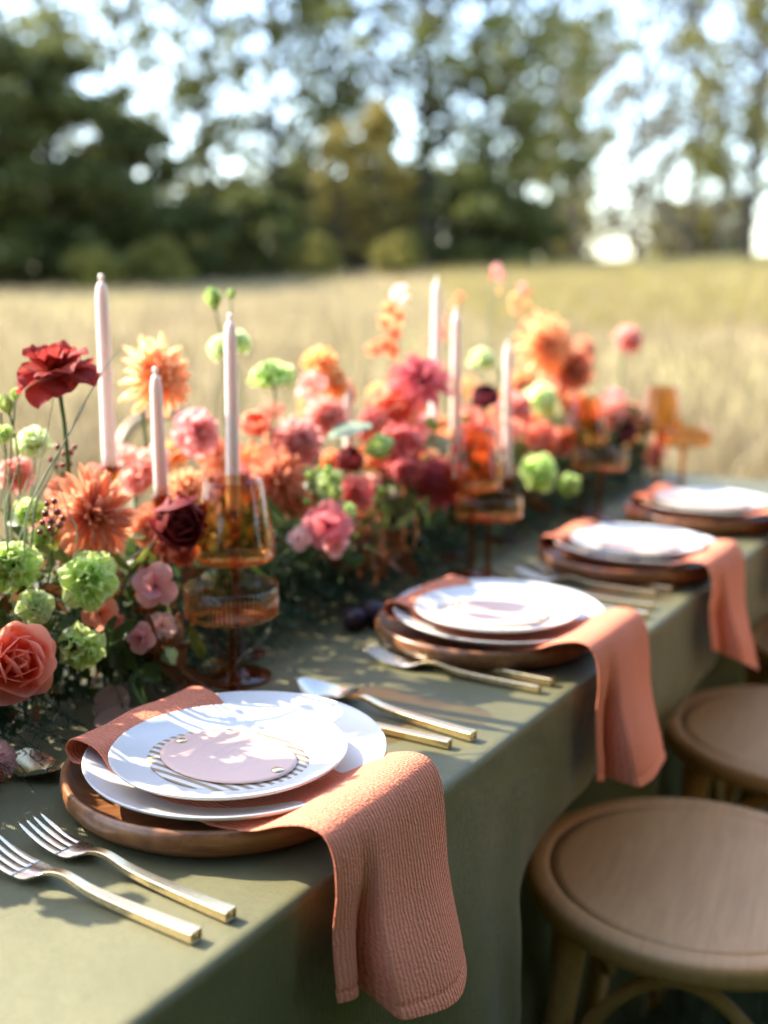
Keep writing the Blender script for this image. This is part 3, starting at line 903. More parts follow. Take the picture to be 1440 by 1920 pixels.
a = uvz(1385, 1032, TABLE_Z + .004); cutlery('knife', a[0], a[1], 0.02, 'gold knife showing beside the third napkin', 'gold knives')
p = on_z(112, 1450, TABLE_Z); a = uw(p)
t = cutlery('dessert_spoon', a[0] + 0.0, a[1] + .195, math.pi * .98, 'gold dessert spoon half under the ferns left of the nearest charger', 'gold spoons')

# ------------------------------------------------------------------ glasses, candles
def glass_profile(bowl_out, stem_r, foot_r, zb, t=0.0013):
    """bowl_out: list of (r, z) from the bottom of the bowl to the rim"""
    inn = [(max(r - t, .0004), z + (t * 1.6 if i == 0 else 0)) for i, (r, z) in enumerate(bowl_out)]
    return [(.0004, bowl_out[0][1] + .0015)] + inn[1:] + [(bowl_out[-1][0] - t * .4, bowl_out[-1][1] + .0007)] + bowl_out[::-1]
COUPE_B = glass_profile([(.006, .0960), (.034, .0966), (.0460, .0984), (.0495, .1012), (.0502, .106), (.0508, .1325)], .004, .037, .08)
WINE_B = glass_profile([(.006, .134), (.030, .1360), (.0435, .1405), (.0475, .146), (.0458, .160), (.0335, .232)], .004, .04, .12)
def foot_profile(fr, zt, flare):
    return [(.0004, .0), (fr - .001, .0), (fr, .0012), (fr - .0015, .0024), (fr * .5, .0042), (.0085, .0065), (.0055, .012), (.0045, .024), (.0043, zt - .022), (.0052, zt - .010), (flare, zt - .0012), (.0004, zt - .0008)]
COUPE_M = mesh('bowl', *lathe(COUPE_B, 256, .0008, 64, (.100, .1320)), FLUTED)
COUPE_F = mesh('foot', *lathe(foot_profile(.037, .0960, .011), 40), AMBERD)
WINE_M = mesh('bowl', *lathe(WINE_B, 64), AMBER)
WINE_F = mesh('foot', *lathe(foot_profile(.0395, .134, .011), 40), AMBERD)
def glass(kind, px, py, label, s=1.0):
    p = on_z(px, py, TABLE_Z)
    t = thing('coupe_glass' if kind == 'c' else 'wine_glass', label, 'glass', (p.x, p.y, TABLE_Z + .0014), 0, 'amber coupes' if kind == 'c' else 'amber wine glasses')
    t.scale = (s, s, s)
    if kind == 'c': link('bowl', COUPE_M, t); link('stem_and_foot', COUPE_F, t)
    else: link('bowl', WINE_M, t); link('stem_and_foot', WINE_F, t)
    return t
glass('c', 439, 1320, 'ribbed amber coupe glass right behind the nearest plates')
glass('w', 447, 1270, 'amber wine glass behind the nearest ribbed coupe')
glass('c', 914, 1090, 'ribbed amber coupe glass behind the second plates')
glass('w', 884, 1080, 'amber wine glass behind the second ribbed coupe')
glass('c', 1122, 975, 'ribbed amber coupe glass behind the third plates')
glass('w', 1090, 960, 'amber wine glass behind the third ribbed coupe')
glass('c', 1276, 930, 'ribbed amber coupe glass at the far end by the farthest plates', 1.12)
glass('w', 1232, 928, 'amber wine glass at the far end beside the last coupe', 1.0)

def candle(px0, py0, px1, py1, w, label, wid=.0088):
    a = on_w(px0, py0, w); b = on_w(px1, py1, w)
    base = Vector(((a.x + b.x) / 2, (a.y + b.y) / 2, b.z))
    hgt = a.z - b.z
    t = thing('taper_candle', label, 'candle', base, 0, 'blush taper candles')
    t.rotation_euler = (R(rnd.uniform(-.9, .9)), R(rnd.uniform(-.9, .9)), rnd.uniform(0, 6))
    body = [(.0004, 0), (wid, 0), (wid * 1.0, .02), (wid * .84, hgt - .034), (wid * .80, hgt - .022), (wid * .62, hgt - .013), (wid * .42, hgt - .0095), (.0004, hgt - .009)]
    link('wax', mesh('wax', *lathe(body, 24), WAX), t)
    tip = [(.0004, hgt - .012), (.0022, hgt - .011), (.0020, hgt - .008), (.0032, hgt - .005), (.0034, hgt - .0025), (.0022, hgt), (.0004, hgt + .0006)]
    link('wick_tip', mesh('wick_tip', *lathe(tip, 14), WAX), t)
    h = base.z - TABLE_Z
    c = thing('candle_holder', 'amber holder of the ' + label.replace('taper ', ''), 'candle holder', (base.x, base.y, TABLE_Z + .0014), 0, 'amber candle holders')
    h -= .0014
    prof = [(.0004, 0), (.033, 0), (.034, .0015), (.032, .004), (.012, .008), (.0052, .02), (.0048, h - .03), (.008, h - .010), (.0110, h - .001), (.0116, h + .008), (.0110, h + .0085), (.0096, h - .0004), (.0004, h - .0004)]
    link('holder_body', mesh('holder_body', *lathe(prof, 32), AMBERD), c)
    return t
candle(189, 514, 207, 885, .52, 'tallest left taper candle beside the dark red flower')
candle(294, 688, 303, 940, .43, 'short taper candle in front of the large peach dahlia', .0082)
candle(431, 588, 436, 968, .40, 'pale taper candle rising behind the nearest wine glass', .0086)
candle(653, 716, 656, 890, .52, 'low thin taper candle beside the tall grass stalks in the middle', .0082)
candle(820, 518, 812, 800, .52, 'tall taper candle rising behind the magenta flower')
candle(861, 577, 851, 830, .42, 'taper candle just right of the magenta flower', .0086)
candle(952, 640, 954, 900, .40, 'taper candle left of the big orange far dahlia', .0086)
candle(1048, 690, 1048, 850, .54, 'small far taper candle half hidden under the rust dahlia', .0082)

# ------------------------------------------------------------------ flowers
def petal(L, Wm, th0, th1, cup=0.2, ruf=0.0, fr=3.0, shape='round', nu=7, nv=5, seed=0, r0=0.0, z0=0.0, roll=0.0):
    """one petal: radial +x, lateral y, axis z; returns verts, faces, tip attribute"""
    r = random.Random(seed); ph = r.uniform(0, 6.28); ph2 = r.uniform(0, 6.28)
    v, f, a = [], [], []
    rr, zz = r0, z0; ds = L / (nu - 1)
    for i in range(nu):
        s = i / (nu - 1)
        th = R(th0 + (th1 - th0) * s)
        if i: rr += math.sin(th) * ds; zz += math.cos(th) * ds
        if shape == 'point': w_ = Wm * (0.22 + 2.05 * (s ** .6) * ((1 - s) ** .6) * .78) if s < .999 else Wm * .06
        elif shape == 'spoon': w_ = Wm * (0.25 + 0.75 * math.sin(math.pi * (0.05 + 0.80 * s)) ** 1.2)
        else: w_ = Wm * (0.28 + 0.72 * math.sin(math.pi * .5 * min(1, s * 1.35)) ) * (1 - 0.25 * max(0, s - .75) / .25)
        for j in range(nv):
            t = -1 + 2 * j / (nv - 1)
            back = 0 if shape == 'point' else -0.20 * L * (t * t) * s * s
            n = cup * Wm * t * t * (0.4 + 0.6 * s) + ruf * Wm * s * s * (math.sin(fr * t + ph) + .6 * math.sin(2.1 * fr * t + ph2))
            x = rr - math.cos(th) * n + math.sin(th) * back
            z = zz + math.sin(th) * n + math.cos(th) * back
            v.append((x, w_ * t, z)); a.append(s)
    for i in range(nu - 1):
        for j in range(nv - 1):
            f.append((i * nv + j, i * nv + j + 1, (i + 1) * nv + j + 1, (i + 1) * nv + j))
    return v, f, a

def flower_kind(rings, var=2):
    """rings: dicts with n, petal args; returns list of (petal geometry index, matrix) and geometries, scaled to radius 1"""
    geos, place = [], []
    r = random.Random(len(rings) * 7 + int(rings[0]['L'] * 100))
    for k, g in enumerate(rings):
        g = dict(g); n = g.pop('n'); jit = g.pop('jit', 4)
        ids = []
        for q in range(var):
            ids.append(len(geos)); geos.append(petal(seed=k * 10 + q, **g))
        off = r.uniform(0, 6.28)
        for i in range(n):
            a = off + 2 * math.pi * (i + r.uniform(-.12, .12)) / n
            m = Matrix.Rotation(a, 4, 'Z') @ Matrix.Rotation(R(r.uniform(-jit, jit)), 4, 'Y') @ Matrix.Rotation(R(r.uniform(-jit, jit)), 4, 'X')
            sc = r.uniform(.9, 1.06)
            place.append((ids[i % var], m @ Matrix.Scale(sc, 4)))
    ext = 0
    for gi, m in place:
        for p in geos[gi][0]:
            q = m @ Vector(p); ext = max(ext, math.hypot(q.x, q.y))
    return {'geos': geos, 'place': place, 'k': 1 / (ext * .95), 'cache': {}}

def lerp(a, b, t): return a + (b - a) * t
K = {}
K['dahlia'] = flower_kind([dict(n=n, L=lerp(1.0, .50, i / 7), Wm=lerp(.150, .085, i / 7), th0=lerp(88, 6, i / 7), th1=lerp(112, 18, i / 7), cup=.6, ruf=.05, shape='point', nu=6, nv=5, r0=lerp(.10, .02, i / 7), z0=lerp(0, .22, i / 7), jit=8)
                           for i, n in enumerate([13, 14, 14, 13, 12, 10, 8, 5])])
K['shaggy'] = flower_kind([dict(n=n, L=lerp(1.0, .52, i / 7), Wm=lerp(.135, .075, i / 7), th0=lerp(80, 4, i / 7), th1=lerp(118, 8, i / 7), cup=.5, ruf=.14, shape='point', nu=7, nv=5, r0=lerp(.10, .02, i / 7), z0=lerp(0, .20, i / 7), jit=13)
                           for i, n in enumerate([14, 15, 15, 14, 12, 10, 7, 5])])
K['balldahlia'] = flower_kind([dict(n=n, L=lerp(.72, .30, i / 7), Wm=lerp(.20, .085, i / 7), th0=lerp(112, 4, i / 7), th1=lerp(88, -20, i / 7), cup=.9, shape='spoon', nu=6, nv=5, r0=lerp(.22, .02, i / 7), z0=lerp(-.05, .32, i / 7), jit=4)
                               for i, n in enumerate([12, 13, 13, 12, 11, 9, 7, 5])])
K['ranunculus'] = flower_kind([dict(n=n, L=lerp(1.30, .40, i / 6), Wm=lerp(.62, .22, i / 6), th0=lerp(92, 25, i / 6), th1=lerp(-28, -50, i / 6), cup=.22, ruf=.03, nu=8, nv=6, r0=.04, z0=lerp(-.1, .25, i / 6), jit=4)
                               for i, n in enumerate([6, 6, 7, 7, 6, 5, 4])], 3)
K['rose'] = flower_kind([dict(n=n, L=l, Wm=wm, th0=a, th1=b, cup=.24, ruf=.05, fr=2.2, nu=9, nv=7, r0=.03, z0=z, jit=5)
                         for (n, l, wm, a, b, z) in [(5, 1.35, .66, 78, 40, -.12), (5, 1.32, .62, 66, 22, -.08), (5, 1.28, .56, 54, 2, 0), (5, 1.20, .46, 42, -14, .05), (4, 1.10, .36, 30, -22, .10), (4, .95, .26, 18, -24, .2), (3, .85, .18, 10, -20, .28)]], 3)
K['lisianthus'] = flower_kind([dict(n=n, L=l, Wm=wm, th0=a, th1=b, cup=.18, ruf=rf * 1.25, fr=5.2, nu=9, nv=13, r0=.03, z0=z, jit=12)
                               for (n, l, wm, a, b, z, rf) in [(6, 1.0, .50, 66, 92, 0, .20), (6, .98, .48, 52, 70, .04, .22), (6, .92, .44, 36, 48, .08, .24), (5, .84, .38, 22, 26, .1, .24), (4, .72, .30, 8, 8, .12, .22)]], 3)
K['ruffled'] = flower_kind([dict(n=n, L=l, Wm=wm, th0=a, th1=b, cup=.10, ruf=rf, fr=3.0, nu=9, nv=9, r0=.03, z0=z, jit=12)
                            for (n, l, wm, a, b, z, rf) in [(7, 1.0, .44, 70, 132, 0, .14), (7, .98, .42, 58, 116, .05, .16), (7, .92, .38, 42, 92, .1, .18), (6, .82, .34, 26, 66, .14, .2), (5, .66, .28, 10, 30, .16, .2)]], 3)
K['floret'] = flower_kind([dict(n=4, L=1.0, Wm=.55, th0=50, th1=96, cup=.1, ruf=.14, fr=2.6, nu=7, nv=7, r0=.03, z0=0, jit=14), dict(n=3, L=.75, Wm=.42, th0=22, th1=40, cup=.2, ruf=.18, fr=2.6, nu=6, nv=6, r0=.03, z0=.05, jit=14)], 3)
K['bud'] = flower_kind([dict(n=5, L=1.7, Wm=.55, th0=60, th1=-45, cup=.3, ruf=.02, nu=7, nv=5, r0=.02, z0=0, jit=3), dict(n=4, L=1.4, Wm=.45, th0=42, th1=-35, cup=.3, nu=6, nv=5, r0=.02, z0=.05, jit=3)], 2)

PM = {
    'peach': petal_mat('peach_petal', (0.70, 0.24, 0.085), (0.88, 0.54, 0.27), .40),
    'orange': petal_mat('orange_petal', (0.70, 0.19, 0.065), (0.84, 0.40, 0.18), .38),
    'rust': petal_mat('rust_petal', (0.56, 0.135, 0.055), (0.78, 0.36, 0.19), .36),
    'apricot': petal_mat('apricot_petal', (0.80, 0.34, 0.10), (0.86, 0.52, 0.22), .4),
    'coral': petal_mat('coral_petal', (0.74, 0.165, 0.085), (0.84, 0.32, 0.20), .38),
    'coralpink': petal_mat('coral_pink_petal', (0.76, 0.25, 0.19), (0.86, 0.46, 0.38), .4),
    'pink': petal_mat('pink_petal', (0.68, 0.20, 0.20), (0.85, 0.47, 0.43), .4),
    'dusty': petal_mat('dusty_rose_petal', (0.46, 0.075, 0.070), (0.80, 0.42, 0.38), .32),
    'magenta': petal_mat('magenta_petal', (0.56, 0.055, 0.080), (0.80, 0.24, 0.25), .36),
    'crimson': petal_mat('crimson_petal', (0.50, 0.045, 0.045), (0.74, 0.20, 0.18), .34),
    'darkred': petal_mat('dark_red_petal', (0.46, 0.040, 0.016), (0.33, 0.026, 0.016), .38),
    'burgundy': petal_mat('burgundy_petal', (0.16, 0.008, 0.012), (0.24, 0.018, 0.022), .2),
    'maroon': petal_mat('maroon_petal', (0.10, 0.010, 0.018), (0.18, 0.022, 0.035), .2),
    'green': petal_mat('lime_petal', (0.42, 0.58, 0.10), (0.68, 0.80, 0.34), .38),
    'palegreen': petal_mat('pale_green_petal', (0.52, 0.64, 0.18), (0.78, 0.85, 0.52), .38),
    'lime': petal_mat('bud_green', (0.34, 0.50, 0.10), (0.52, 0.64, 0.20), .3),
    'blush': petal_mat('blush_petal', (0.80, 0.42, 0.36), (0.88, 0.62, 0.55), .4),
}

def orient(axis, spin):
    q = Vector((0, 0, 1)).rotation_difference(Vector(axis).normalized())
    return q.to_matrix().to_4x4() @ Matrix.Rotation(spin, 4, 'Z')

def petal_mesh(kind, gi, mkey):
    c = K[kind]['cache']; key = (gi, mkey)
    if key not in c:
        g = K[kind]['geos'][gi]; c[key] = mesh('petal', g[0], g[1], PM[mkey], attr=g[2])
    return c[key]

def bloom_mesh(kind, mkey):
    c = K[kind]['cache']; key = ('b', mkey)
    if key not in c:
        parts = []
        for gi, m in K[kind]['place']:
            g = K[kind]['geos'][gi]; parts.append(([m @ Vector(p) for p in g[0]], g[1], g[2]))
        v, f, a = join(parts); c[key] = mesh('bloom', v, f, PM[mkey], attr=a)
    return c[key]

GARLAND = 'flowers in the table garland'
def stem_pts(p0, p1, axis, bow=0.25, n=12):
    d_ = (Vector(p1) - Vector(p0)).length
    c1 = Vector(p0) + Vector((0, 0, d_ * .45)); c2 = Vector(p1) - Vector(axis).normalized() * d_ * bow
    out = []
    for i in range(n):
        t = i / (n - 1); s = 1 - t
        out.append(Vector(p0) * s ** 3 + c1 * 3 * s * s * t + c2 * 3 * s * t * t + Vector(p1) * t ** 3)
    return out

def flower(px, py, w, rpx, kind, mkey, axis, label, detail=False, cat='flower', name=None, base=None, stemr=None, smat=None, squash=1.0, group=GARLAND, cz=0.25):
    """bloom centred on a photo position at table distance w; its stem goes down to the table"""
    c = on_w(px, py, w); rad = rpx / FPX * depth(c)
    ax = Vector(axis).normalized()
    head = c - ax * rad * cz
    u, ww = uw(c)
    if base is None:
        bu, bw = u + rnd.uniform(-.03, .03), min(max(ww, .43) + rnd.uniform(0, .05), .60)
    else: bu, bw = u + base[0], ww + base[1]
    foot = W(bu, bw, TABLE_Z + .001)
    t = thing(name or {'dahlia': 'dahlia', 'shaggy': 'dahlia', 'balldahlia': 'dahlia', 'rose': 'rose', 'ranunculus': 'ranunculus', 'lisianthus': 'lisianthus', 'ruffled': 'ranunculus', 'floret': 'sweet_pea', 'bud': 'flower_bud'}[kind], label, cat, foot, 0, group)
    if head.z < TABLE_Z + .03: tip = head
    pts = [p - foot for p in stem_pts(foot, head + ax * rad * .05, ax)]
    sr = stemr or min(.0024, max(.0012, rad * .055))
    link('stem', mesh('stem', *tube(pts, sr, 7), smat or STEMG), t)
    B = Matrix.Translation(head - foot) @ orient(ax, rnd.uniform(0, 6.28)) @ Matrix.Scale(rad * K[kind]['k'], 4) @ Matrix.Diagonal((1, 1, squash, 1))
    if detail:
        for gi, m in K[kind]['place']:
            link('petal', petal_mesh(kind, gi, mkey), t, None, B @ m)
    else:
        link('bloom', bloom_mesh(kind, mkey), t, None, B)
    # calyx
    v, f = lathe([(.0004, -.10), (.14, -.07), (.22, .02), (.20, .08), (.0004, .04)], 10)
    link('calyx', mesh('calyx', v, f, STEMG), t, None, Matrix.Translation(head - foot) @ orient(ax, 0) @ Matrix.Scale(rad, 4))
    return t

CAMD = Vector((0, -1, 0.15)); N_ = -M
def to_cam(rx=0.0, up=0.2): return (rx, -1, up)
FL = [
    # px, py, w, rpx, kind, colour, axis, detail, label
    (102, 690, .45, 76, 'ruffled', 'darkred', (-.1, -.25, 1), 1, 'dark red ruffled flower on a tall bare stem at the far left'),
    (305, 706, .50, 80, 'dahlia', 'peach', (.75, -.65, .15), 1, 'large peach orange dahlia standing tall behind the short candle'),
    (182, 968, .42, 90, 'shaggy', 'rust', (.65, -.85, .1), 1, 'large rusty orange dahlia low at the left beside the berries'),
    (331, 976, .39, 55, 'ranunculus', 'burgundy', (.45, -1, .05), 1, 'burgundy ball ranunculus left of the nearest wine glass'),
    (352, 912, .46, 56, 'dahlia', 'peach', (.2, -.5, .8), 0, 'peach dahlia just above the burgundy ranunculus'),
    (283, 872, .54, 42, 'lisianthus', 'coralpink', (-.2, -.6, .7), 0, 'coral pink blossom behind the short candle near its foot'),
    (372, 808, .52, 46, 'ruffled', 'pink', (.5, -.8, .3), 0, 'pink open blossom between the peach dahlia and the pale candle'),
    (470, 880, .50, 62, 'shaggy', 'orange', (.1, -.8, .5), 0, 'deep orange dahlia seen behind the nearest wine glass'),
    (527, 905, .45, 66, 'shaggy', 'rust', (.5, -.8, .1), 0, 'rust orange dahlia just right of the nearest wine glass'),
    (478, 802, .52, 28, 'ranunculus', 'coral', (.1, -.6, .7), 0, 'small red blossom above the deep orange dahlia behind the glass'),
    (560, 828, .46, 52, 'balldahlia', 'dusty', (.3, -1, .3), 1, 'dusty rose dahlia with pale petal tips right of the pale candle'),
    (512, 710, .48, 46, 'lisianthus', 'green', (-.1, -.25, 1), 1, 'lime green ruffled flower on tall stem right of the pale candle'),
    (446, 640, .52, 27, 'lisianthus', 'palegreen', (.6, -.5, .5), 0, 'pale green blossom right behind the pale candle top'),
    (410, 652, .52, 26, 'lisianthus', 'palegreen', (-.7, -.5, .4), 0, 'pale green blossom left of the pale candle top'),
    (403, 576, .52, 19, 'bud', 'lime', (-.2, -.3, 1), 0, 'green bud standing above the pale green blossoms left of the candle'),
    (433, 560, .53, 9, 'bud', 'lime', (0, 0, 1), 0, 'tiny green bud just above the pale candle tip'),
    (600, 680, .52, 36, 'lisianthus', 'apricot', (-.1, -.5, .8), 0, 'apricot ruffled blossom at the top left of the tall grass stalks'),
    (622, 718, .50, 34, 'lisianthus', 'apricot', (.5, -.6, .5), 0, 'apricot ruffled blossom below the highest apricot one'),
    (580, 722, .50, 30, 'floret', 'coralpink', (-.4, -.7, .5), 0, 'coral pink floret beside the apricot blossoms'),
    (612, 778, .49, 44, 'balldahlia', 'coralpink', (.2, -.8, .4), 0, 'coral pink ball dahlia under the apricot blossoms'),
    (790, 706, .45, 64, 'shaggy', 'magenta', (.1, -.55, .8), 0, 'bright magenta pink dahlia in front of the tall middle candle'),
    (735, 770, .49, 52, 'lisianthus', 'coral', (-.1, -.8, .5), 0, 'orange coral blossom below the magenta dahlia'),
    (700, 800, .50, 38, 'lisianthus', 'coralpink', (-.4, -.8, .4), 0, 'coral pink blossom left below the magenta dahlia'),
    (754, 838, .44, 48, 'ranunculus', 'crimson', (-.1, -1, .2), 0, 'crimson ball blossom in the middle of the garland'),
    (785, 800, .48, 34, 'floret', 'pink', (.4, -.8, .4), 0, 'pink floret right above the crimson ball blossom'),
    (820, 905, .38, 50, 'balldahlia', 'crimson', (-.2, -1, .15), 0, 'crimson dahlia with pink tips left of the second coupe'),
    (657, 868, .42, 28, 'ranunculus', 'burgundy', (.1, -.6, .7), 0, 'small dark red bud-like flower in the middle of the garland'),
    (668, 928, .39, 34, 'ruffled', 'crimson', (-.1, -.7, -.2), 0, 'drooping red petals under the small dark red flower'),
    (612, 985, .36, 44, 'floret', 'magenta', (-.2, -1, .2), 1, 'pink red sweet pea right of the nearest wine glass'),
    (632, 1020, .35, 26, 'floret', 'pink', (.5, -.9, -.1), 0, 'pink sweet pea below the pink red sweet pea'),
    (690, 846, .43, 26, 'bud', 'lime', (.8, -.3, .3), 0, 'lime green bud under the grey green leaf'),
    (632, 935, .37, 16, 'bud', 'lime', (-.2, -.4, .8), 0, 'round green bud, left of a pair by the drooping red petals'),
    (650, 946, .37, 16, 'bud', 'lime', (.2, -.6, -.4), 0, 'round green bud, right of a pair by the drooping red petals'),
    (905, 676, .50, 27, 'lisianthus', 'palegreen', (.2, -.6, .7), 0, 'pale green blossom between the two right middle candles'),
    (1016, 750, .46, 34, 'lisianthus', 'palegreen', (.3, -.9, .3), 0, 'pale green blossom below the big orange far dahlia'),
    (1010, 885, .36, 36, 'lisianthus', 'green', (.1, -.9, .3), 0, 'lime green blossom low between second and third coupes'),
    (1060, 918, .34, 25, 'bud', 'lime', (.2, -.7, .5), 0, 'round lime bud just left of the third coupe'),
    (911, 748, .43, 27, 'ranunculus', 'maroon', (-.2, -.7, .6), 0, 'small maroon ball left of the right candle'),
    (895, 852, .44, 46, 'ruffled', 'coral', (.1, -.7, .6), 0, 'orange red blossom above the second coupe'),
    (868, 868, .48, 40, 'ruffled', 'orange', (-.3, -.7, .5), 0, 'orange blossom seen behind the second wine glass'),
    (935, 845, .48, 34, 'floret', 'orange', (.3, -.7, .5), 0, 'orange floret right of the orange red blossom over the coupe'),
    (966, 768, .46, 36, 'lisianthus', 'coralpink', (.3, -.8, .4), 0, 'coral pink blossom right of the right candle'),
    (880, 790, .50, 36, 'floret', 'coral', (-.1, -.8, .5), 0, 'coral floret between maroon ball and orange red blossom'),
    (920, 800, .47, 30, 'floret', 'rust', (.1, -.8, .5), 0, 'rust floret under the maroon ball'),
    (1028, 645, .50, 62, 'dahlia', 'peach', (.35, -.9, .1), 0, 'big orange dahlia high at the far right of the garland'),
    (1075, 695, .47, 52, 'dahlia', 'rust', (.3, -.9, -.05), 0, 'rust dahlia just below the big orange far dahlia'),
    (1100, 662, .52, 34, 'dahlia', 'rust', (.7, -.6, .1), 0, 'small rust dahlia half hidden right of the big orange far dahlia'),
    (995, 605, .56, 26, 'dahlia', 'rust', (-.4, -.3, .6), 0, 'brown rust dahlia peeking behind the big orange far dahlia'),
    (1060, 765, .50, 34, 'ruffled', 'orange', (.1, -.8, .4), 0, 'orange blossom under the rust dahlia'),
    (1010, 828, .43, 38, 'lisianthus', 'coral', (-.1, -.8, .4), 0, 'coral red blossom left of the third wine glass'),
    (1052, 828, .43, 30, 'lisianthus', 'coralpink', (.1, -.8, .4), 0, 'light coral blossom just left of the third wine glass'),
    (1140, 775, .44, 32, 'lisianthus', 'coralpink', (-.1, -.8, .5), 0, 'coral pink blossom at the right end beside the maroon flowers'),
    (1155, 745, .46, 24, 'floret', 'pink', (.1, -.6, .7), 0, 'pink floret above the right end coral pink blossom'),
    (1162, 803, .43, 34, 'ruffled', 'maroon', (.1, -.8, .4), 0, 'dark maroon flower left of the far wine glass'),
    (1200, 795, .45, 28, 'ruffled', 'maroon', (.3, -.8, .4), 0, 'dark maroon flower touching the far wine glass'),
    (1182, 633, .50, 30, 'balldahlia', 'coralpink', (.2, -.8, .4), 0, 'pale pink ball flower alone on a tall stem at the far right'),
    (28, 1242, .375, 76, 'rose', 'coral', (.55, -.75, .35), 1, 'large coral rose at the left edge'),
    (166, 1088, .38, 56, 'lisianthus', 'green', (.5, -.85, .2), 1, 'lime green ruffled flower in front of the rusty dahlia'),
    (22, 1062, .43, 50, 'lisianthus', 'green', (.2, -.9, .3), 1, 'lime green ruffled flower at the left edge above the rose'),
    (66, 1138, .41, 36, 'lisianthus', 'palegreen', (.4, -.8, .5), 1, 'small pale green ruffled flower between rose and lime flower'),
    (155, 1214, .37, 46, 'lisianthus', 'green', (.2, -.8, -.3), 1, 'lime green flower hanging right of the coral rose'),
    (188, 1150, .39, 32, 'floret', 'coral', (.4, -.8, .2), 0, 'small orange red blossom between two lime green flowers'),
    (212, 1165, .39, 22, 'floret', 'coral', (.7, -.7, .1), 0, 'smaller orange red blossom tucked under the lime green flower'),
    (262, 1196, .36, 28, 'floret', 'pink', (-.3, -.9, .2), 1, 'pink sweet pea low in front of the bronze leaves'),
    (305, 1172, .36, 26, 'floret', 'blush', (.4, -.8, .4), 0, 'blush white sweet pea beside the low pink sweet pea'),
    (312, 1214, .36, 20, 'bud', 'palegreen', (.3, -.7, -.5), 0, 'pale green bud hanging under the blush sweet pea'),
    (290, 1098, .37, 40, 'floret', 'pink', (.1, -.8, .3), 1, 'pink sweet pea left of the nearest coupe'),
    (0, 1426, .355, 42, 'balldahlia', 'blush', (.75, -.6, .35), 1, 'pink dahlia cut off by the left edge above the forks'),
    (62, 832, .52, 36, 'lisianthus', 'palegreen', (.1, -.6, .7), 0, 'pale green blossom under the dark red tall flower'),
    (16, 772, .50, 17, 'bud', 'lime', (-.2, -.2, 1), 0, 'green bud at the left edge below the tall dark red flower'),
    (28, 748, .51, 11, 'bud', 'lime', (.2, -.2, 1), 0, 'small green bud above the green bud at the left edge'),
    (4, 815, .50, 22, 'lisianthus', 'green', (0, -.6, .7), 0, 'half seen lime blossom at the left edge'),
    (0, 755, .52, 18, 'floret', 'pink', (.2, -.6, .7), 0, 'half seen pink blossom at the left edge high up'),
    (30, 890, .54, 36, 'lisianthus', 'coralpink', (.2, -.7, .5), 0, 'coral pink blossom behind the silvery blades at the left'),
    (172, 882, .53, 20, 'floret', 'coral', (0, -.5, .8), 0, 'small red blossom at the foot of the tallest left candle'),
    (255, 900, .55, 34, 'lisianthus', 'coralpink', (.1, -.6, .7), 0, 'coral pink blossom between the tallest candle and the short candle'),
    (405, 850, .55, 36, 'ruffled', 'orange', (.0, -.6, .7), 0, 'orange blossom behind the pale candle'),
    (395, 905, .50, 30, 'ruffled', 'orange', (.0, -.7, .5), 0, 'orange blossom just left of the pale candle foot'),
    (690, 905, .46, 24, 'floret', 'coralpink', (.1, -.8, .3), 0, 'coral pink floret beside the small dark red flower'),
    (720, 870, .46, 30, 'floret', 'coral', (-.3, -.8, .3), 0, 'coral floret left of the crimson ball blossom'),
    (560, 940, .44, 30, 'ruffled', 'orange', (.3, -.8, .2), 0, 'orange blossom hanging under the rust dahlia by the glass'),
    (275, 990, .46, 34, 'ruffled', 'orange', (.1, -.8, .4), 0, 'orange blossom between rusty dahlia and burgundy ranunculus'),
    (345, 1040, .42, 26, 'ruffled', 'coral', (.1, -.8, -.2), 0, 'dark coral blossom under the burgundy ranunculus'),
    (110, 915, .50, 28, 'floret', 'rust', (-.2, -.7, .6), 0, 'rust floret behind the berries'),
    (55, 960, .48, 30, 'lisianthus', 'green', (.1, -.8, .5), 0, 'lime green blossom behind the silvery blades'),
    (85, 1010, .46, 30, 'lisianthus', 'green', (.2, -.9, .3), 0, 'lime green blossom beneath the berries'),
    (640, 735, .54, 30, 'ruffled', 'orange', (.2, -.7, .6), 0, 'orange blossom deep between the apricot blossoms and the grass stalks'),
    (585, 760, .55, 28, 'lisianthus', 'apricot', (-.2, -.7, .6), 0, 'apricot blossom behind the coral pink ball dahlia'),
    (715, 740, .54, 30, 'ruffled', 'apricot', (-.1, -.7, .6), 0, 'apricot blossom behind the orange coral blossom'),
    (770, 760, .52, 34, 'ruffled', 'coral', (.3, -.7, .4), 0, 'coral blossom right under the magenta dahlia'),
    (725, 825, .47, 34, 'lisianthus', 'orange', (-.1, -.8, .4), 0, 'orange blossom left of the crimson ball blossom'),
    (760, 885, .42, 30, 'ranunculus', 'crimson', (.0, -.9, .2), 0, 'small crimson ball under the crimson ball blossom'),
    (870, 905, .40, 32, 'ruffled', 'orange', (.1, -.8, .2), 0, 'orange blossom low behind the second coupe rim'),
    (900, 880, .42, 34, 'lisianthus', 'coral', (.1, -.8, .4), 0, 'coral blossom seen through the second wine glass'),
    (945, 890, .44, 30, 'floret', 'coral', (.3, -.8, .3), 0, 'coral floret at the foot of the right candle'),
    (880, 725, .54, 28, 'floret', 'apricot', (0, -.6, .7), 0, 'apricot floret behind the candle right of the magenta dahlia'),
    (975, 720, .54, 30, 'lisianthus', 'apricot', (.1, -.7, .6), 0, 'apricot blossom left under the big orange far dahlia'),
    (990, 800, .48, 30, 'ruffled', 'orange', (0, -.8, .5), 0, 'orange blossom between right candle and third wine glass'),
    (1085, 760, .52, 28, 'floret', 'rust', (.2, -.7, .4), 0, 'rust floret right under the rust dahlia'),
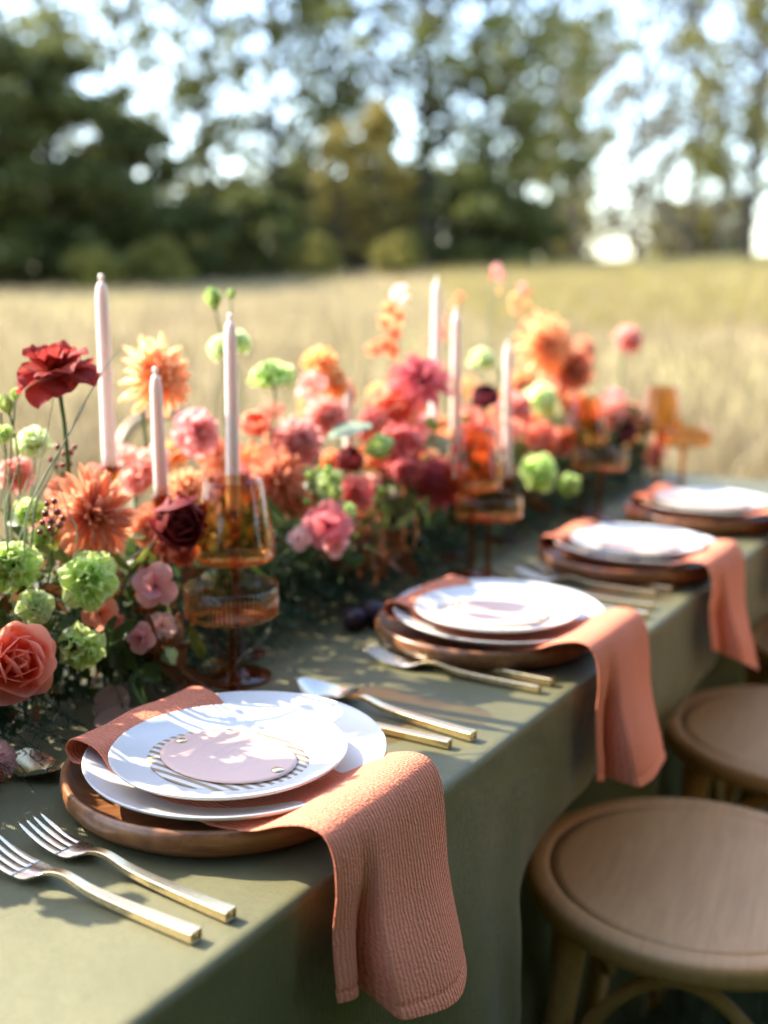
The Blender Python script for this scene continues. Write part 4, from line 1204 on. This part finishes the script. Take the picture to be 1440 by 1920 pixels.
    (1105, 800, .46, 28, 'ruffled', 'coral', (.2, -.8, .4), 0, 'coral blossom above the third coupe'),
    (1185, 770, .48, 22, 'floret', 'coral', (.2, -.7, .5), 0, 'coral floret above the maroon flowers at the right end'),
    (505, 770, .55, 26, 'floret', 'coral', (.0, -.6, .7), 0, 'coral floret right of the pale candle under the lime flower'),
    (520, 850, .52, 32, 'ruffled', 'orange', (.1, -.7, .5), 0, 'orange blossom left behind the dusty rose dahlia'),
    (320, 850, .55, 32, 'ruffled', 'apricot', (.1, -.6, .7), 0, 'apricot blossom right behind the short candle'),
    (232, 850, .57, 24, 'floret', 'coralpink', (-.1, -.6, .7), 0, 'coral pink floret between tall and short candles'),
    (620, 905, .45, 28, 'lisianthus', 'palegreen', (.1, -.8, .4), 0, 'pale green blossom above the round green bud pair'),
    (1040, 790, .50, 26, 'lisianthus', 'palegreen', (.1, -.8, .5), 0, 'pale green blossom above the light coral blossom by the third glass'),
    (1222, 852, .42, 26, 'ruffled', 'coral', (.2, -.8, .4), 0, 'coral blossom low beside the far wine glass stem'),
    (1195, 842, .44, 24, 'lisianthus', 'apricot', (-.1, -.8, .4), 0, 'apricot blossom just below the dark maroon flowers'),
    (1240, 832, .47, 20, 'floret', 'rust', (.3, -.8, .3), 0, 'rust floret between the far wine glass and last coupe'),
    (560, 1010, .38, 22, 'floret', 'blush', (-.2, -.9, .2), 0, 'blush floret left of the pink red sweet pea'),
]
for (px, py, w, rp, kd, mk, ax, dt, lb) in FL:
    sm = STEMP if mk in ('green', 'palegreen') else STEMG
    flower(px, py, w, rp * (1.0 if kd == 'bud' else 1.1), kd, mk, ax, lb, bool(dt), smat=sm, name='flower_bud' if kd == 'bud' else None, cat='bud' if kd == 'bud' else 'flower')

# the garland goes on towards the camera past the left edge of the photograph
XT = [('lisianthus', 'green', 'lime green ruffled flower'), ('dahlia', 'peach', 'peach dahlia'), ('rose', 'coral', 'coral rose'), ('lisianthus', 'coralpink', 'coral pink ruffled blossom'), ('shaggy', 'rust', 'rust dahlia'),
      ('ruffled', 'darkred', 'dark red ruffled flower'), ('balldahlia', 'dusty', 'dusty rose ball dahlia'), ('floret', 'pink', 'pink sweet pea')]
r9 = random.Random(21)
TALL = [(-.19, .47, 1.10), (-.150, .465, 1.055), (-.165, .50, 1.145), (-.24, .46, 1.00), (-.28, .47, 1.01), (-.31, .46, .97), (-.35, .47, .98), (-.22, .50, 1.07)]
for i in range(52):
    kd, mk, nm = XT[i % 8]
    u = -.14 - .27 * ((i * .618) % 1); w = .45 + .14 * r9.random(); z = TABLE_Z + .06 + .26 * r9.random() ** .8
    if i < 8: u, w, z = TALL[i]
    q = W(u, w, z); yy = depth(q)
    px = 720 + FPX * q.x / yy; py = 960 - FPX * (q.y * SP + (q.z - CAM_H) * CP) / yy
    if px > -55: continue
    flower(px, py, w, (.046 if i < 8 else .034) * FPX / yy, kd, mk, (r9.uniform(-.4, .6), -.5, .7), nm + ' in the garland just outside the left edge of the view', group='near end of the garland')

# half hidden blossoms that fill the garland between the ones above
import re
r4 = random.Random(77); used = set(x[-1] for x in FL)
NAMED = [(on_w(x[0], x[1], x[2]), re.split(r' (?:standing|beside|behind|left|right|at|on|under|below|above|just|low|deep|with|between|in|half|seen|from|tucked|hanging|high|alone|touching|peeking|cut)\b', x[-1])[0], x) for x in FL if x[3] > 24]
FC = [('lisianthus', 'coral', 'coral'), ('ruffled', 'orange', 'orange'), ('lisianthus', 'coralpink', 'coral pink'), ('lisianthus', 'apricot', 'apricot'), ('ruffled', 'peach', 'peach'), ('balldahlia', 'orange', 'orange ball'), ('floret', 'coral', 'small coral'), ('shaggy', 'rust', 'rust')]
for i in range(46):
    u = -.05 + 1.68 * ((i * .618034) % 1); w = .42 + .15 * r4.random(); z = TABLE_Z + .07 + .115 * r4.random() + .05 * (w - .42) / .15
    if w > .5 and u < .25: z = min(z, TABLE_Z + .16)
    q = W(u, w, z); yy = depth(q)
    px = 720 + FPX * q.x / yy; py = 960 - FPX * (q.y * SP + (q.z - CAM_H) * CP) / yy
    kd, mk, nm = FC[i % 8]
    if 340 < px < 580 and py > 930: continue
    for (p_, short, x) in sorted(NAMED, key=lambda g: (g[0] - q).length):
        dx, dy = px - x[0], py - x[1]
        side = ('right of' if dx > 0 else 'left of') if abs(dx) > abs(dy) else ('below' if dy > 0 else 'above')
        lb = f'{nm} blossom half hidden {side} the {short}'
        if lb not in used and len(lb.split()) <= 16: break
    used.add(lb)
    flower(px, py, w, .030 * r4.uniform(.8, 1.15) * FPX / yy, kd, mk, (r4.uniform(-.5, .6), -.75, r4.uniform(.2, .9)), lb)

# flower spikes: stock stalk in the middle, thin orange sprays
def floret_mesh(m): return bloom_mesh('floret', m)
def spike(px0, py0, px1, py1, w, label, items, name='flower_spike', rad=None, smat=STEMP):
    a = on_w(px0, py0, w); b = on_w(px1, py1, w)
    foot = W(uw(b)[0], min(uw(b)[1] + .02, .6), TABLE_Z + .001)
    t = thing(name, label, 'flower', foot, 0, GARLAND)
    pts = [p - foot for p in stem_pts(foot, a, (a - b).normalized() if (a - b).length > .001 else (0, 0, 1))]
    link('stem', mesh('stem', *tube(pts, .0013, 6), smat), t)
    for (qx, qy, rp, mk) in items:
        c = on_w(qx, qy, w + rnd.uniform(-.012, .012)); rr = rp / FPX * depth(c)
        ax = (rnd.uniform(-.7, .7), rnd.uniform(-1, -.2), rnd.uniform(-.1, .8))
        near = min(pts, key=lambda p: (p + foot - c).length)
        link('floret', floret_mesh(mk), t, None, Matrix.Translation(c - foot) @ orient(ax, rnd.uniform(0, 6)) @ Matrix.Scale(rr * K['floret']['k'], 4))
        if (near + foot - c).length > .004:
            link('side_stem', mesh('side_stem', *tube([near, (near + c - foot) / 2 + Vector((0, 0, -.003)), c - foot], .0008, 5), smat), t)
    return t
spike(748, 535, 735, 760, .50, 'orange flower spike with a pale pink top standing high in the middle',
      [(748, 548, 20, 'blush'), (758, 562, 14, 'blush'), (728, 580, 18, 'apricot'), (742, 595, 20, 'orange'), (718, 605, 18, 'peach'), (735, 625, 22, 'orange'), (722, 648, 22, 'orange'), (700, 655, 18, 'orange'), (738, 660, 14, 'orange')])
spike(932, 512, 905, 700, .52, 'wispy coral flower spray reaching highest right of the middle candles',
      [(932, 505, 13, 'coralpink'), (940, 520, 10, 'coralpink'), (925, 518, 8, 'coral'), (935, 545, 7, 'apricot')], 'flower_spray')
spike(975, 545, 930, 720, .54, 'wispy orange flower spray above the big orange far dahlia',
      [(978, 540, 11, 'coralpink'), (965, 560, 13, 'apricot'), (985, 572, 12, 'apricot'), (958, 578, 10, 'apricot'), (970, 585, 10, 'orange'), (990, 550, 8, 'orange')], 'flower_spray')
spike(862, 560, 840, 700, .54, 'wispy orange flower spray just above the candle right of the magenta dahlia',
      [(862, 556, 11, 'orange'), (852, 572, 11, 'apricot'), (840, 600, 10, 'coral'), (825, 625, 12, 'coral'), (845, 640, 9, 'orange'), (800, 640, 9, 'coral')], 'flower_spray')

# ------------------------------------------------------------------ leaves, berries, blades, figs
def leaf_mesh(L, Wd, mat, curl, seed):
    v, f, a = petal(L, Wd, 60, 60 + curl, cup=.55, shape='point', nu=7, nv=3, seed=seed)
    return mesh('leaf', v, f, mat, attr=a)
LEAVES = {}
for key, m_ in (('g', LEAFG), ('y', LEAFY), ('b', LEAFB)):
    LEAVES[key] = [leaf_mesh(1, .15, m_, 35, 1), leaf_mesh(1, .19, m_, 60, 2), leaf_mesh(1, .12, m_, 10, 3)]
def leaf_spray(px, py, w, dirv, ln, nleaf, key, lf, label, name='leaf_spray', cat='leaves'):
    """twig whose tip is near the photo position; dirv is the way it grows"""
    tip = on_w(px, py, w); dv = Vector(dirv).normalized()
    b = tip - dv * ln
    b.z = max(b.z, TABLE_Z + .012)
    u, ww = uw(b)
    foot = W(u, min(max(ww, .40), .6), TABLE_Z + .001)
    t = thing(name, label, cat, foot, 0, 'leaf sprays in the garland')
    pts = [p - foot for p in stem_pts(foot, tip, dv, .35, 14)]
    for p in pts: p.z = max(p.z, .002)
    link('twig', mesh('twig', *tube(pts, [.0016 - .0009 * i / 13 for i in range(14)], 5), STEMG), t)
    for i in range(nleaf):
        q = 5 + (i / max(1, nleaf - 1)) * 8
        p = pts[min(13, int(q))]
        tv = (pts[min(13, int(q) + 1)] - pts[max(0, int(q) - 1)]).normalized()
        side = tv.cross(Vector((rnd.uniform(-.5, .5), rnd.uniform(-.5, .5), 1))).normalized() * (1 if i % 2 else -1)
        ax = tv * .55 + Vector((rnd.uniform(-.25, .25), rnd.uniform(-.25, .25), rnd.uniform(-.1, .4)))
        Mx = Matrix.Translation(p) @ orient(ax + side * .5, rnd.uniform(0, 6.28)) @ Matrix.Scale(1.35 * lf * rnd.uniform(.7, 1.15), 4)
        link('leaf', rnd.choice(LEAVES[key]), t, None, Mx)
    return t
SPR = [
    (345, 1265, .33, (.5, -.6, -.5), .10, 9, 'b', .042, 'bronze leaf spray drooping left of the nearest coupe stem'),
    (300, 1245, .35, (.2, -.7, -.6), .10, 9, 'b', .040, 'bronze leaf spray hanging behind the cut figs'),
    (250, 1280, .35, (-.1, -.7, -.6), .09, 8, 'g', .040, 'green leaf spray hanging left of the bronze sprays'),
    (355, 1180, .36, (.7, -.5, -.2), .10, 8, 'y', .034, 'yellow green leaf spray touching the nearest coupe'),
    (330, 1120, .37, (.6, -.6, .0), .09, 8, 'y', .032, 'yellow green leaf spray beside the pink sweet pea'),
    (205, 1230, .37, (.2, -.8, -.3), .09, 8, 'g', .036, 'green leaf spray between the hanging lime flower and sweet pea'),
    (245, 1070, .40, (.3, -.7, .3), .10, 8, 'y', .034, 'pale leaf spray under the rusty dahlia'),
    (300, 1040, .41, (.4, -.7, .3), .10, 8, 'b', .034, 'bronze leaf spray below the burgundy ranunculus'),
    (95, 1190, .39, (.2, -.8, .1), .08, 7, 'g', .034, 'green leaf spray right of the coral rose'),
    (110, 1030, .42, (-.2, -.6, .6), .10, 8, 'y', .030, 'yellow green leaf spray under the berries'),
    (700, 1030, .35, (.4, -.7, .0), .13, 9, 'b', .042, 'bronze leaf spray in the middle of the garland front'),
    (740, 990, .36, (.5, -.6, .2), .13, 9, 'y', .038, 'yellow green leaf spray left of the crimson dahlia'),
    (770, 1035, .35, (.5, -.7, -.1), .12, 9, 'b', .042, 'bronze leaf spray below the crimson dahlia'),
    (715, 1085, .34, (.3, -.7, -.5), .12, 8, 'b', .040, 'bronze leaf spray trailing on the table near the second plates'),
    (660, 1060, .35, (.2, -.8, -.2), .12, 8, 'g', .040, 'green leaf spray under the pink sweet peas right of the glass'),
    (545, 985, .40, (.3, -.7, .1), .12, 9, 'g', .038, 'green leaf spray right of the nearest wine glass bowl'),
    (575, 880, .48, (-.1, -.5, .7), .12, 8, 'y', .032, 'yellow green leaf spray below the dusty rose dahlia'),
    (705, 930, .42, (.1, -.7, .5), .12, 9, 'y', .032, 'yellow green leaf spray right of the drooping red petals'),
    (640, 880, .46, (-.3, -.5, .7), .12, 8, 'g', .034, 'green leaf spray left of the small dark red flower'),
    (850, 760, .50, (.1, -.4, .8), .13, 8, 'y', .034, 'yellow leaf spray behind the candle right of the magenta dahlia'),
    (800, 990, .37, (.4, -.7, .1), .13, 9, 'g', .040, 'green leaf spray left of the second coupe stem'),
    (960, 930, .38, (.2, -.7, .2), .13, 9, 'g', .042, 'green leaf spray right of the second coupe'),
    (1000, 940, .37, (.2, -.7, .0), .12, 9, 'b', .040, 'bronze leaf spray left of the third coupe'),
    (1100, 880, .40, (.2, -.6, .4), .13, 8, 'g', .042, 'green leaf spray behind the third coupe'),
    (1085, 800, .48, (.1, -.5, .8), .13, 8, 'y', .036, 'yellow leaf spray above the third coupe'),
    (1180, 860, .42, (.3, -.6, .3), .12, 8, 'g', .040, 'green leaf spray right of the third coupe'),
    (940, 720, .52, (.1, -.3, .9), .13, 7, 'y', .034, 'yellow leaf spray behind the right candle'),
    (150, 905, .50, (.1, -.3, .9), .10, 8, 'g', .030, 'green leaf spray at the foot of the tallest candle'),
    (35, 985, .46, (-.1, -.5, .8), .10, 8, 'g', .034, 'green leaf spray at the left edge among the silvery blades'),
    (405, 1000, .50, (-.1, -.6, .5), .10, 7, 'g', .030, 'green leaf spray seen left in the nearest wine glass'),
]
for s in SPR: leaf_spray(*s)

# round grey green leaves in the middle
for (px, py, w, rp, ax, lb) in [(655, 808, .44, 42, (-.2, -.35, .9), 'broad grey green leaf in front of the tall grass stalks'),
                                (820, 835, .45, 34, (.4, -.7, .4), 'broad grey green leaf left of the second wine glass')]:
    c = on_w(px, py, w); r_ = rp / FPX * depth(c); u, ww = uw(c); foot = W(u, .5, TABLE_Z + .001)
    t = thing('eucalyptus_leaf', lb, 'leaf', foot, 0, 'broad grey green leaves')
    v, f, a = petal(2.0, .75, 88, 96, cup=.25, ruf=.05, nu=9, nv=7, seed=4, r0=-1.0)
    link('leaf_blade', mesh('leaf_blade', v, f, LEAFE), t, None, Matrix.Translation(c - foot) @ orient(ax, rnd.uniform(2, 4)) @ Matrix.Scale(r_, 4))
    link('stem', mesh('stem', *tube([p - foot for p in stem_pts(foot, c, ax)], .0014, 6), STEMP), t)

def sphere(r, n=10, m=7):
    return lathe([(max(.00003, r * math.sin(math.pi * i / m)), -r * math.cos(math.pi * i / m)) for i in range(m + 1)], n)
BERRY_M = mesh('berry', *sphere(1.0), BERRY)
def berry_sprig(pts_px, w, rp, label, stem_to, mm=None):
    base = on_w(*stem_to, w + .03); foot = W(uw(base)[0], .47, TABLE_Z + .001)
    t = thing('berry_sprig', label, 'berries', foot, 0, 'berry sprigs')
    hub = base - foot
    link('stem', mesh('stem', *tube(stem_pts(Vector((0, 0, 0)), hub, (0, 0, 1)), .0012, 6), STEMG), t)
    for (x, y) in pts_px:
        c = on_w(x, y, w + rnd.uniform(-.012, .012)) - foot
        link('berry', mm or BERRY_M, t, None, Matrix.Translation(c) @ Matrix.Scale(rp * rnd.uniform(.8, 1.15) / FPX * depth(c + foot), 4))
        link('twig', mesh('twig', *tube([hub, (hub + c) / 2 + Vector((0, 0, -.003)), c], .0006, 5), STEMG), t)
berry_sprig([(85, 963), (97, 978), (108, 960), (80, 980), (95, 992), (112, 985), (75, 998), (102, 940), (88, 945), (118, 972)], .40, 6.5, 'cluster of dark red berries left of the rusty dahlia', (98, 1005))
berry_sprig([(108, 838), (120, 850), (132, 848), (95, 862), (118, 872), (130, 870), (105, 875), (140, 838)], .48, 5.5, 'red berries low between the red flower stem and tallest candle', (115, 895))
LB = mesh('berry', *sphere(1.0), PM['lime'])
berry_sprig([(580, 890), (597, 880), (615, 880), (625, 895), (575, 940), (590, 975), (700, 935), (715, 920)], .40, 7, 'pale green round buds scattered beside the rust dahlia', (625, 935), LB)
berry_sprig([(800, 860), (835, 860), (840, 880), (805, 790), (815, 800)], .42, 9, 'pale green round buds left of the second wine glass', (820, 900), LB)

def blade_tuft(items, label, mat=BLADE, wd=.0022):
    """items: lists of photo points from the root to the tip, with table distance"""
    p0 = on_w(*items[0][1][0], items[0][0]); foot = W(uw(p0)[0], min(.56, max(.44, uw(p0)[1])), TABLE_Z + .001)
    t = thing('ornamental_grass', label, 'grass', foot, 0, 'tall grasses in the garland')
    for (w, pp) in items:
        pts = [on_w(x, y, w + .0 * i) - foot for i, (x, y) in enumerate(pp)]
        pts = [Vector((0, 0, 0)).lerp(pts[0], .02)] + pts if pts[0].z > .02 else pts
        P = [Vector(q) for q in spline(pts, 18)]
        link('blade', mesh('blade', *tube(P, [wd * (1 - .75 * i / 17) for i in range(18)], 5, flat=.25), mat), t)
blade_tuft([(.44, [(30, 1060), (55, 960), (90, 800), (100, 745)])][:1] + [(.46, [(20, 1010), (40, 930), (58, 890), (70, 850)]), (.43, [(12, 1000), (25, 900), (50, 830)]), (.42, [(45, 1010), (75, 910), (120, 830), (190, 700), (240, 640)]), (.44, [(60, 1000), (95, 890), (150, 770), (210, 670)]),
            (.41, [(140, 1040), (128, 960), (105, 900)]), (.45, [(10, 980), (15, 900), (8, 850)]), (.44, [(60, 1020), (70, 930), (110, 850), (160, 760)])], 'silvery grass blades at the left under the dark red flower', wd=.0036)
blade_tuft([(.52, [(665, 800), (660, 690), (650, 580), (638, 500)]), (.53, [(655, 800), (645, 720), (620, 620), (600, 540)]), (.52, [(672, 800), (685, 690), (692, 600)]), (.54, [(690, 800), (700, 740), (720, 690)])], 'pale upright grass stalks in the middle beside the low candle', wd=.0046)
blade_tuft([(.34, [(420, 1290), (450, 1235), (500, 1190), (520, 1100)]), (.345, [(500, 1215), (510, 1240), (522, 1252)])], 'thin pale grass stem lying by the nearest glass feet', wd=.0009)

# cut figs and dark fruit lying on the table
def fig(px, py, z, rp, axis, label, half=True):
    p = on_z(px, py, TABLE_Z + z); r_ = rp / FPX * depth(p)
    t = thing('fig', label, 'fig', p, 0, 'figs on the table')
    Mx = orient(axis, 1.0) @ Matrix.Scale(r_, 4)
    if half:
        skin = [(.0004, -.55), (.40, -.50), (.75, -.33), (.95, -.12), (1.0, 0.0), (.97, .02)]
        v, f = lathe(skin, 28); v = [(x * (1.15 if x > 0 else 1), y, z_) for x, y, z_ in v]
        link('skin', mesh('skin', v, f, FIGSKIN), t, None, Mx)
        fl = [(.97, .02), (.86, .03), (.6, -.02), (.3, -.06), (.0004, -.07)]
        v, f = lathe(fl, 28); v = [(x * (1.15 if x > 0 else 1), y, z_) for x, y, z_ in v]
        link('flesh', mesh('flesh', v, f, FIGFLESH), t, None, Mx)
    else:
        body = [(.0004, -.9), (.5, -.8), (.9, -.35), (1.0, .05), (.8, .5), (.45, .85), (.18, 1.1), (.15, 1.3), (.0004, 1.32)]
        link('skin', mesh('skin', *lathe(body, 24), FIGSKIN), t, None, Mx)
fig(208, 1318, .018, 34, (.10, -.80, .62), 'halved fig leaning cut side out behind the nearest napkin tail')
fig(212, 1347, .010, 36, (-.1, -.25, 1), 'halved fig lying flat in front of the leaning fig half')
fig(700, 1150, .016, 27, (.8, .3, .3), 'dark whole fig lying left of the second charger', False)
fig(665, 1162, .014, 24, (-.6, .5, .4), 'dark whole fig beside the other whole fig on the cloth', False)

# ------------------------------------------------------------------ garland greenery: one uncountable mass each
def fern():
    V, Fc = [], []
    o = 0
    def frond(p0, p1, droop, needles, nl):
        nonlocal o
        n = 16
        tt = np.linspace(0, 1, n)[:, None]
        pts = p0 * (1 - tt) + p1 * tt
        pts[:, 2] += droop * np.sin(np.pi * tt[:, 0])
        pts[:, 2] = np.maximum(pts[:, 2], TABLE_Z + .002)
        k = rng.uniform(0.05, n - 1.02, needles); i = k.astype(int); fr = (k - i)[:, None]
        base = pts[i] * (1 - fr) + pts[i + 1] * fr
        d_ = rng.normal(size=(needles, 3)); d_ /= np.linalg.norm(d_, axis=1)[:, None]
        fwd = (p1 - p0) / np.linalg.norm(p1 - p0)
        d_ = d_ + fwd * .5
        tip = base + d_ * nl * rng.uniform(.4, 1.1, needles)[:, None]
        tip[:, 2] = np.maximum(tip[:, 2], TABLE_Z + .001)
        sd = np.cross(d_, rng.normal(size=(needles, 3))); sd /= np.linalg.norm(sd, axis=1)[:, None]
        sd *= .00055
        v = np.stack([base - sd, base + sd, tip], 1).reshape(-1, 3)
        V.append(v); Fc.append(o + np.arange(needles * 3).reshape(-1, 3)); o += needles * 3
        # rachis as thin triangles
        a, b = pts[:-1], pts[1:]
        s2 = np.array([.0005, .0005, .0003])
        v = np.stack([a - s2, a + s2, b], 1).reshape(-1, 3)
        V.append(v); Fc.append(o + np.arange((n - 1) * 3).reshape(-1, 3)); o += (n - 1) * 3
    for k in range(900):
        u = rng.uniform(-.42, 1.75)
        w0 = rng.uniform(.44, .58)
        side = -1 if rng.uniform() < .78 else 1
        reach = rng.uniform(.04, .135)
        if side < 0: reach = min(reach, .44 - (.355 if u > 0 else .30))
        p0 = np.array(W(u, w0, TABLE_Z + rng.uniform(.01, .12)))
        p1 = np.array(W(u + rng.uniform(-.07, .07), (w0 if side > 0 else .44) + side * reach, TABLE_Z + (rng.uniform(.002, .05) if reach > .06 else rng.uniform(.02, .10))))
        if abs(u + .05) < .07: p1 = p0 + (p1 - p0) * .55
        frond(p0, p1, rng.uniform(.0, .02), 95, .013)
    v = np.concatenate(V); f = np.concatenate(Fc)
    ob = link('fern_foliage', big_mesh('fern_foliage', v, f, FERN)); ob['kind'] = 'stuff'; ob['label'] = 'fine dark asparagus fern spilling along the foot of the garland'
fern()
def core(n, mat, name, label, size, zr, wr):
    u = rng.uniform(-.42, 1.74, n); w = rng.uniform(*wr, n); z = TABLE_Z + zr[0] + (zr[1] - zr[0]) * rng.uniform(0, 1, n) ** 1.2
    c = np.array(E0)[None] + np.outer(u, np.array(D)) + np.outer(w, np.array(M)); c[:, 2] = z
    a = rng.normal(size=(n, 3)); a[:, 2] += .4; a /= np.linalg.norm(a, axis=1)[:, None]
    b = np.cross(a, rng.normal(size=(n, 3))); b /= np.linalg.norm(b, axis=1)[:, None]
    s = size * rng.uniform(.5, 1.3, n)[:, None]
    nn = np.cross(a, b)
    v = np.stack([c - a * s, c + b * s * .38, c + a * s + nn * s * .25, c - b * s * .38], 1)
    v[:, :, 2] = np.maximum(v[:, :, 2], TABLE_Z + .003)
    k = np.arange(n) * 4
    ob = link(name, big_mesh(name, v.reshape(-1, 3), np.stack([k, k + 1, k + 2, k + 3], 1), mat)); ob['kind'] = 'stuff'; ob['label'] = label
core(4600, LEAFG, 'garland_foliage', 'mixed dark green leaves filling the heart of the garland', .020, (.0, .17), (.41, .62))
core(800, LEAFB, 'bronze_foliage', 'bronze leaves mixed through the garland', .020, (.02, .16), (.40, .60))
core(600, LEAFY, 'yellow_foliage', 'small yellow green leaves mixed through the garland', .015, (.04, .18), (.40, .60))

# chair across the table, its pale hoop showing behind the flowers
pp = on_w(305, 792, 1.33)
print('FARCHAIR', uw(pp), pp.z)
chair(W(uw(pp)[0], 1.10, 0), RZT + math.pi, 'pale bentwood chair across the table, hoop back behind the left flowers', PALEBEECH)
